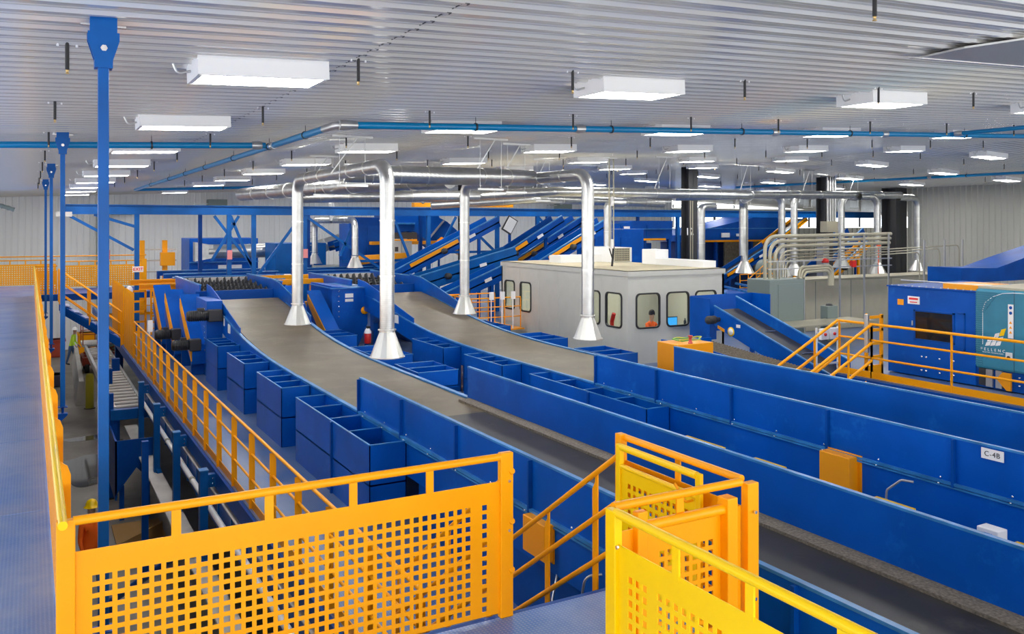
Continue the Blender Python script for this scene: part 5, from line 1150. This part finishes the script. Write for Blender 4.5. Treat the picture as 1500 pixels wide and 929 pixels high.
for i, (x0, x1, y, z1, lab) in enumerate(((5.9, 7.6, 38, -2.0, 'twin beige control cabinets below the blue press'), (10.6, 12.2, 37, -1.95, 'white control cabinet with dark screen left of the gantry brace'), (12.6, 16.6, 39.5, -1.95, 'long pale wall of cabinets behind the gantry columns'), (9.3, 10.4, 38, -2.25, 'low grey cabinet left of the white control cabinet'), (13.6, 14.6, 35.0, -.75, 'pale upright cabinet behind the right far hood'))):
    t = thing('control_cabinet', lab, 'cabinet', ((x0 + x1) / 2, y, D2)); 
    if i in (2,): x0, x1 = 11.6, 13.6
    MB().box(x0, x1, y, y + .8, -3.3, z1).build('casing', CABW, t, bevel=.02); MB().box(x0 + .05, x1 - .05, y + .1, y + .7, D2, -3.3).build('plinth', GREYC, t)
    MB().box((x0 + x1) / 2, (x0 + x1) / 2 + .02, y - .01, y, -3.2, z1 - .05).build('door_seam', GREYC, t); MB().box(x0 + .2 * (x1 - x0), x0 + .35 * (x1 - x0), y - .02, y, z1 - .45, z1 - .25).build('display', DARK, t)
t = thing('wall_ladder', 'thin pale ladder against the far wall behind the first far hood', 'ladder', (11.6, 41, D2))
for x in (11.2, 11.6): MB().tube([(x, 39.8, D2), (x, 39.8, .2)], .03, 6).build('stile', STEEL, t)
for i in range(12): MB().tube([(11.2, 39.8, -3.4 + i * .3), (11.6, 39.8, -3.4 + i * .3)], .02, 6).build('rung', STEEL, t)
for i, (x, y, z) in enumerate(((3.9, 51.9, .5), (8.9, 51.9, .9), (32.5, 51.9, 1.05))):
    t = thing('unit_heater', ['small grey unit heater on the far wall behind the gantry left end', 'small dark unit heater on the far wall above the gantry', 'small dark unit heater on the far wall above the long sorting box'][i], 'heater', (x, y, z)); MB().box(x, x + 1.0, y - .8, y, z, z + .5).build('casing', GREYC, t); MB().bar((x - .8, y - .4, z + .25), (x, y - .4, z + .25), .06, .06).build('pipe', STEEL, t); MB().box(x + .4, x + .6, y, y + .34, z + .1, z + .3).build('bracket', STEEL, t)
ibeam('grey wall column on the far wall behind the gantry left end', 3.4, 51.9, .4, -6.8, .5, GREYC)
t = thing('flexible_duct', 'dark corrugated conduit at the far upper left corner', 'conduit', (-.8, 38, 1.1))
m = MB(); pts = [(-2.4 + i * .1, 38, 1.2 - i * .035) for i in range(20)]; m.tube(pts, [.07 + .02 * (i % 2) for i in range(20)], 10); m.build('hose', GREYC, t)

# far end of the upper deck
t = perf_panel('guard_fence', 'distant yellow mesh guard rail closing the far end of the left walkway', (-3, 42), (1.0, 42), pitch=.09, hole=.038, rows=9, z1=-1.8)
MB().tube([(-3, 42, -1.4), (4.6, 42, -1.4)], .025, 8).build('upper_rail', YEL, t)
t = perf_panel('guard_fence', 'distant yellow mesh guard rail behind the far stair', (1.2, 40), (4.2, 40), pitch=.09, hole=.038, rows=9, z1=-1.8)
MB().box(4.2, 4.4, 39.97, 40.03, -3.0, -1.5).build('post', YEL, t)
t = perf_panel('guard_fence', 'distant yellow guard rail return at the end of the walkway edge', (.16, 36.0), (.9, 36.0), pitch=.09, hole=.038, rows=9, z1=-1.8)
solo(MB().box(.2, 4.4, 37, 40, D1 - .3, D1 - .05), 'landing', BLUE2, 'dark blue landing at the top of the far stair', 'landing')
t = thing('stair', 'far blue stair descending right from the end of the left walkway', 'stairs', (2, 34, D2))
MB().prism([(.9, 33.0, D1 - .1), (.9, 33.0, D1 - .4), (2.55, 30.5, D2 - .1), (2.6, 30.5, D2 + .15)], (.05, .05, 0)).prism([(.9, 34.0, D1 - .1), (.9, 34.0, D1 - .4), (2.6, 31.5, D2 - .1), (2.6, 31.5, D2 + .15)], (.05, .05, 0)).build('stringer', BLUE, t)
for i in range(6): z = D1 - .18 * (i + 1); x = .95 + i * .27; y = 33.0 - i * .4; MB().prism([(x, y, z), (x + .25, y - .38, z), (x + .25, y + .62, z), (x, y + 1.0, z)], (0, 0, .03)).build('tread', DECK, t)
for k_, dy in enumerate((0, 1.0)):
    t = thing('stair_rail', ['yellow handrail on the near side of the far stair', 'yellow handrail on the far side of the far stair'][k_], 'handrail', (1.8, 32 + dy, D2))
    for o_ in (1.05, .65, .25): MB().tube([(.9, 33 + dy, D1 + o_), (2.6, 30.5 + dy, D2 + o_)], .024, 8).build('rail', YEL, t)
    for q in (0, .5, 1): MB().box(.9 + 1.7 * q - .03, .9 + 1.7 * q + .03, 33 + dy - 2.5 * q - .02, 33 + dy - 2.5 * q + .02, D1 - 1.27 * q - .1, D1 - 1.27 * q + 1.05).build('post', YEL, t)
railing('low distant yellow railing beyond the tall fence posts', (2.7, 40, D2), (6.2, 40, D2), H=1.05, sp=.9)
t = thing('ladder_gate', 'narrow yellow caged ladder beside the blue gantry column', 'ladder', (3.3, 34.8, D2))
for x in (3.0, 3.55): MB().box(x, x + .07, 32.9, 32.97, D2, -2.35).build('stile', YEL, t)
for i in range(5): MB().box(3.0, 3.6, 32.9, 32.95, D2 + .05 + i * .36, D2 + .12 + i * .36).build('rung', YEL, t)
solo(MB().lathe((2.75, 29.6, -2.35), [(0, 0), (.1, 0), (.1, .3), (.05, .38), (0, .38)], 12).box(2.72, 2.78, 29.57, 29.63, D2, -2.35), 'signal_lamp', SIGNW, 'white capped signal post by the tall yellow fence posts', 'lamp')
solo(MB().box(2.72, 2.84, 24.45, 24.55, -2.85, -2.55).box(2.74, 2.78, 24.48, 24.52, D2, -2.85), 'switch_box', SIGNW, 'white switch box at the far end of the walkway railing', 'switch')

# ------------------------------------------------------------------ ground floor seen down the left side
for i, (y, lab) in enumerate(((14.28, 'nearest'), (17.14, 'second'), (20.0, 'third'), (22.95, 'fourth'))):
    t = thing('support_frame', 'blue square post with bolted bracket under the walkway edge, %s from the camera' % lab, 'post', (2.42, y, -5.3), 'blue bracket posts')
    MB().box(2.34, 2.46, y - .08, y + .08, -5.35, -3.9).build('post', STEELB, t); MB().box(2.33, 2.47, y - .09, y + .09, -3.9, -3.885).build('cap', EDGE, t)
    MB().box(2.44, 2.62, y - .02, y + .1, -4.18, -3.98).build('bracket', STEELB, t)
    MB().bar((2.40, y, -5.3), (1.9, y + 1.6, -5.0) if False else (2.6, y - .6, -5.9), .1, .14).build('brace', STEELB, t)
    m = MB()
    for zz in (-4.04, -4.12): m.lathe((2.54, y - .025, zz), [(0, -.01), (.012, -.01), (.012, 0)], 6, axis=1)
    m.build('bolt', CHROME, t)
t = thing('pipe_run', 'white process pipe hung along the underside of the walkway', 'pipe', (2.5, 15, -4.6)); MB().tube([(2.50, 9, -4.5), (2.50, 24, -4.5)], .045, 12).build('pipe', WHITE, t)
m = MB()
for y in (13.0, 15.9, 19.0): m.tube([(2.50, y, -4.5), (2.50, y + .1, -4.5)], .055, 12)
m.build('coupling', COND, t)
t = thing('channel_beam', 'blue channel beam with pale top flange beneath the walkway railing', 'beam', (2.6, 15, -4.6)); MB().box(2.59, 2.63, 7, 24, -4.8, -4.3).build('web', BLUE2, t); MB().box(2.565, 2.63, 7, 24, -4.3, -4.28).build('flange', CONCL, t)
m = MB()
for y in range(8, 24): m.box(2.57, 2.59, y, y + .06, -4.8, -4.3)
m.build('ribs', STEELB, t)
solo(MB().box(2.2, 2.5, 6, 25, -5.4, -5.36), 'pale_ledge', CONCL, 'pale ledge below the white process pipe', 'ledge')
for i, (x, y, w) in enumerate(((1.75, 23.5, .14), (2.35, 29.5, .22), (2.0, 27.5, .2), (1.95, 18.0, .12), (2.74, 33.1, .25))):
    t = thing('support_column', 'dark blue support column under the mezzanine, %s' % ('third from the camera', 'thick one behind the bollard line', 'thick one beside the roller conveyor', 'nearest and thinnest', 'furthest, on the pale floor')[i], 'column', (x, y, -6.8), 'mezzanine columns')
    MB().box(x - w / 2, x + w / 2, y - w / 2, y + w / 2, -6.78, D2 - .3 if x < 2.6 else D2 - .3).build('shaft', BLUE2, t); MB().box(x - w, x + w, y - w, y + w, -6.8, -6.78).build('base_plate', DARK, t)
rc = thing('roller_conveyor', 'silver roller conveyor under the walkway edge', 'conveyor', (2.0, 29, -6.8))
MB().box(1.80, 1.88, 23.5, 36, -4.75, -4.55).box(2.5, 2.56, 23.5, 36, -4.75, -4.55).build('side_rail', STEEL, rc)
for i in range(26): MB().tube([(1.86, 23.8 + i * .46, -4.62), (2.52, 23.8 + i * .46, -4.62)], .05, 8).build('roller', CONCL, rc)
MB().box(1.75, 2.6, 23.3, 23.5, -4.85, -4.6).build('end_frame', STEELB, rc)
MB().box(1.8, 1.9, 23.4, 23.5, -6.8, -4.85).box(2.45, 2.55, 35, 35.1, -6.8, -4.75).build('leg', BLUE2, rc)
t = thing('floor_hopper', 'dark blue floor hopper with sloping side beneath the walkway', 'hopper', (2.1, 22.5, -6.8)); MB().prism([(1.7, 21.5, -4.95), (2.5, 21.5, -4.95), (2.5, 21.5, -6.0), (2.15, 21.5, -5.6), (1.7, 21.5, -6.2)], (0, .04, 0)).box(1.7, 1.74, 21.5, 24.5, -6.3, -4.95).build('side_plate', BLUE2, t)
MB().box(1.8, 1.9, 21.6, 21.7, -6.8, -6.0).box(2.35, 2.45, 21.6, 21.7, -6.8, -6.0).build('leg', BLUE2, t); MB().prism([(1.9, 21.9, -6.0), (2.5, 21.9, -5.3), (2.5, 24, -5.3), (1.9, 24, -6.0)], (0, 0, -.03)).build('slope_plate', CONCL, t)
solo(MB().box(1.6, 2.58, 19.8, 21.2, -6.8, -6.74).prism([(1.6, 19.8, -6.74), (2.5, 19.8, -6.74), (2.5, 19.8, -6.4)], (0, .1, 0)), 'yellow_curb', mat('dirty_ochre', (.36, .20, .06), .7), 'dirty yellow kerb plate below the floor hopper', 'kerb')
solo(MB().tube([(1.2, 16.5, -6.6), (2.3, 14.5, -5.1)], .06, 8).box(1.1, 1.3, 16.4, 16.6, -6.8, -6.55), 'diagonal_strut', BLUE2, 'dark blue diagonal strut behind the foreground guard panel', 'strut')
t = thing('bollard', 'yellow bollard on the ground floor at the barrier end', 'bollard', (1.94, 35.3, -6.8)); MB().lathe((1.94, 35.3, -6.8), [(.14, 0), (.14, 1.2), (.1, 1.27), (0, 1.3)], 14).build('post', mat('bollard_yellow', (.55, .48, .03), .5), t); MB().lathe((1.94, 35.3, -6.8), [(.2, 0), (.2, .02), (.14, .02)], 14).build('base', DARK, t)
solo(MB().prism([(1.5, 36, -6.8), (1.9, 36, -6.8), (1.78, 36, -5.9), (1.62, 36, -5.9)], (.25, 10, 0)), 'concrete_barrier', CONCL, 'pale concrete barrier leading away on the ground floor', 'barrier')
t = thing('scissor_lift', 'red scissor lift parked on the ground floor by the far left', 'lift', (2.7, 44.5, -6.8))
MB().box(2.1, 3.8, 43.6, 45.4, -6.45, -6.1).build('chassis', LIFT, t)
for x in (2.2, 3.5):
    for y in (43.7, 45.1): MB().lathe((x, y, -6.58), [(0, 0), (.22, 0), (.22, .18), (0, .18)], 14, axis=0).build('wheel', BLACK, t)
for k_ in range(2): MB().bar((2.2, 43.8 + k_ * 1.2, -6.05), (3.7, 43.8 + k_ * 1.2, -5.6), .06, .08).bar((3.7, 43.8 + k_ * 1.2, -6.05), (2.2, 43.8 + k_ * 1.2, -5.6), .06, .08).build('scissor_arm', LIFT, t)
MB().box(2.1, 3.9, 43.6, 45.4, -5.6, -5.5).build('platform', CONCL, t)
m = MB()
for x in (2.1, 2.7, 3.3, 3.87): m.box(x, x + .04, 43.6, 43.64, -5.5, -4.6).box(x, x + .04, 45.36, 45.4, -5.5, -4.6)
for z in (-5.05, -4.62): m.box(2.1, 3.9, 43.6, 43.64, z, z + .04).box(2.1, 3.9, 45.36, 45.4, z, z + .04)
m.build('guard_rail', LIFT, t)
for i, (x0, x1, y, h, mm, lab) in enumerate(((.9, 1.6, 49.5, .9, LIFT, 'rusty red crate by the far wall on the ground floor'), (2.2, 3.0, 50, 1.1, YEL, 'yellow drum crate by the far wall on the ground floor'), (3.2, 4.2, 50.2, 1.0, mat('dull_green', (.08, .14, .1), .6), 'dull green bin by the far wall on the ground floor'), (.75, 1.2, 40.5, .5, mat('violet_grey', (.12, .1, .16), .7), 'dark sack on the floor at the foot of a hanger post'))):
    t = thing('storage_crate', lab, 'crate', ((x0 + x1) / 2, y, -6.8)); MB().box(x0, x1, y, y + .8, -6.8, -6.8 + h).build('shell', mm, t, bevel=.06); MB().box(x0 - .03, x1 + .03, y - .03, y + .83, -6.8 + h - .1, -6.8 + h).build('rim', mm, t)
# puddles
def puddle(label, cx_, cy_, rx, ry, mt):
    P = [(cx_ + rx * math.cos(a_) * (1 + .2 * math.sin(3 * a_) + .1 * math.cos(5 * a_)), cy_ + ry * math.sin(a_) * (1 + .15 * math.sin(2 * a_ + 1)), -6.798) for a_ in [k_ * math.pi / 16 for k_ in range(32)]]
    solo(MB().prism(P, (0, 0, .004)), 'puddle', mt, label, 'puddle')
puddle('dark wet puddle on the concrete floor left of the nearest hanger post', 1.4, 26.5, .62, 1.9, WET)
puddle('bright wet streak on the concrete floor beyond the dark puddle', 1.6, 30.4, .75, .35, WET)

# roof opening panel at the upper right
t = thing('ceiling_panel', 'flat patched steel panel screwed to the ceiling at the upper right', 'panel', (9.9, 5.3, ceilh(9.9)))
P = [(8.15, 5.3), (8.25, 5.87), (12, 5.87), (12, 4.5), (8.3, 4.75)]
MB().prism([(x, y, ceilh(x) - .035) for x, y in P], (0, 0, .02)).build('sheet', STEEL, t); MB().prism([(x, y, ceilh(x) - .04) for x, y in [(8.1, 5.9), (12, 5.9), (12, 5.84), (8.1, 5.84)]], (0, 0, .015)).build('edge_trim', CHROME, t)

# ------------------------------------------------------------------ camera, light and colour
cam = bpy.data.cameras.new('camera'); co = bpy.data.objects.new('camera', cam); COL.objects.link(co)
cam.sensor_width = 36; cam.lens = F * 36 / 1500; cam.shift_y = -(464.5 - HY) / 1500; cam.clip_start = .05; cam.clip_end = 300
co.location = (0, 0, CZ); co.rotation_euler = (math.pi / 2, 0, -YAW)
S = bpy.context.scene; S.camera = co
w = bpy.data.worlds.new('daylight'); S.world = w; w.use_nodes = True
bg = w.node_tree.nodes['Background']; bg.inputs['Color'].default_value = (1, .985, .95, 1); bg.inputs['Strength'].default_value = 2.3
S.view_settings.view_transform = 'Standard'; S.view_settings.look = 'None'; S.view_settings.gamma = 1; S.view_settings.use_curve_mapping = False
S.view_settings.exposure = .75
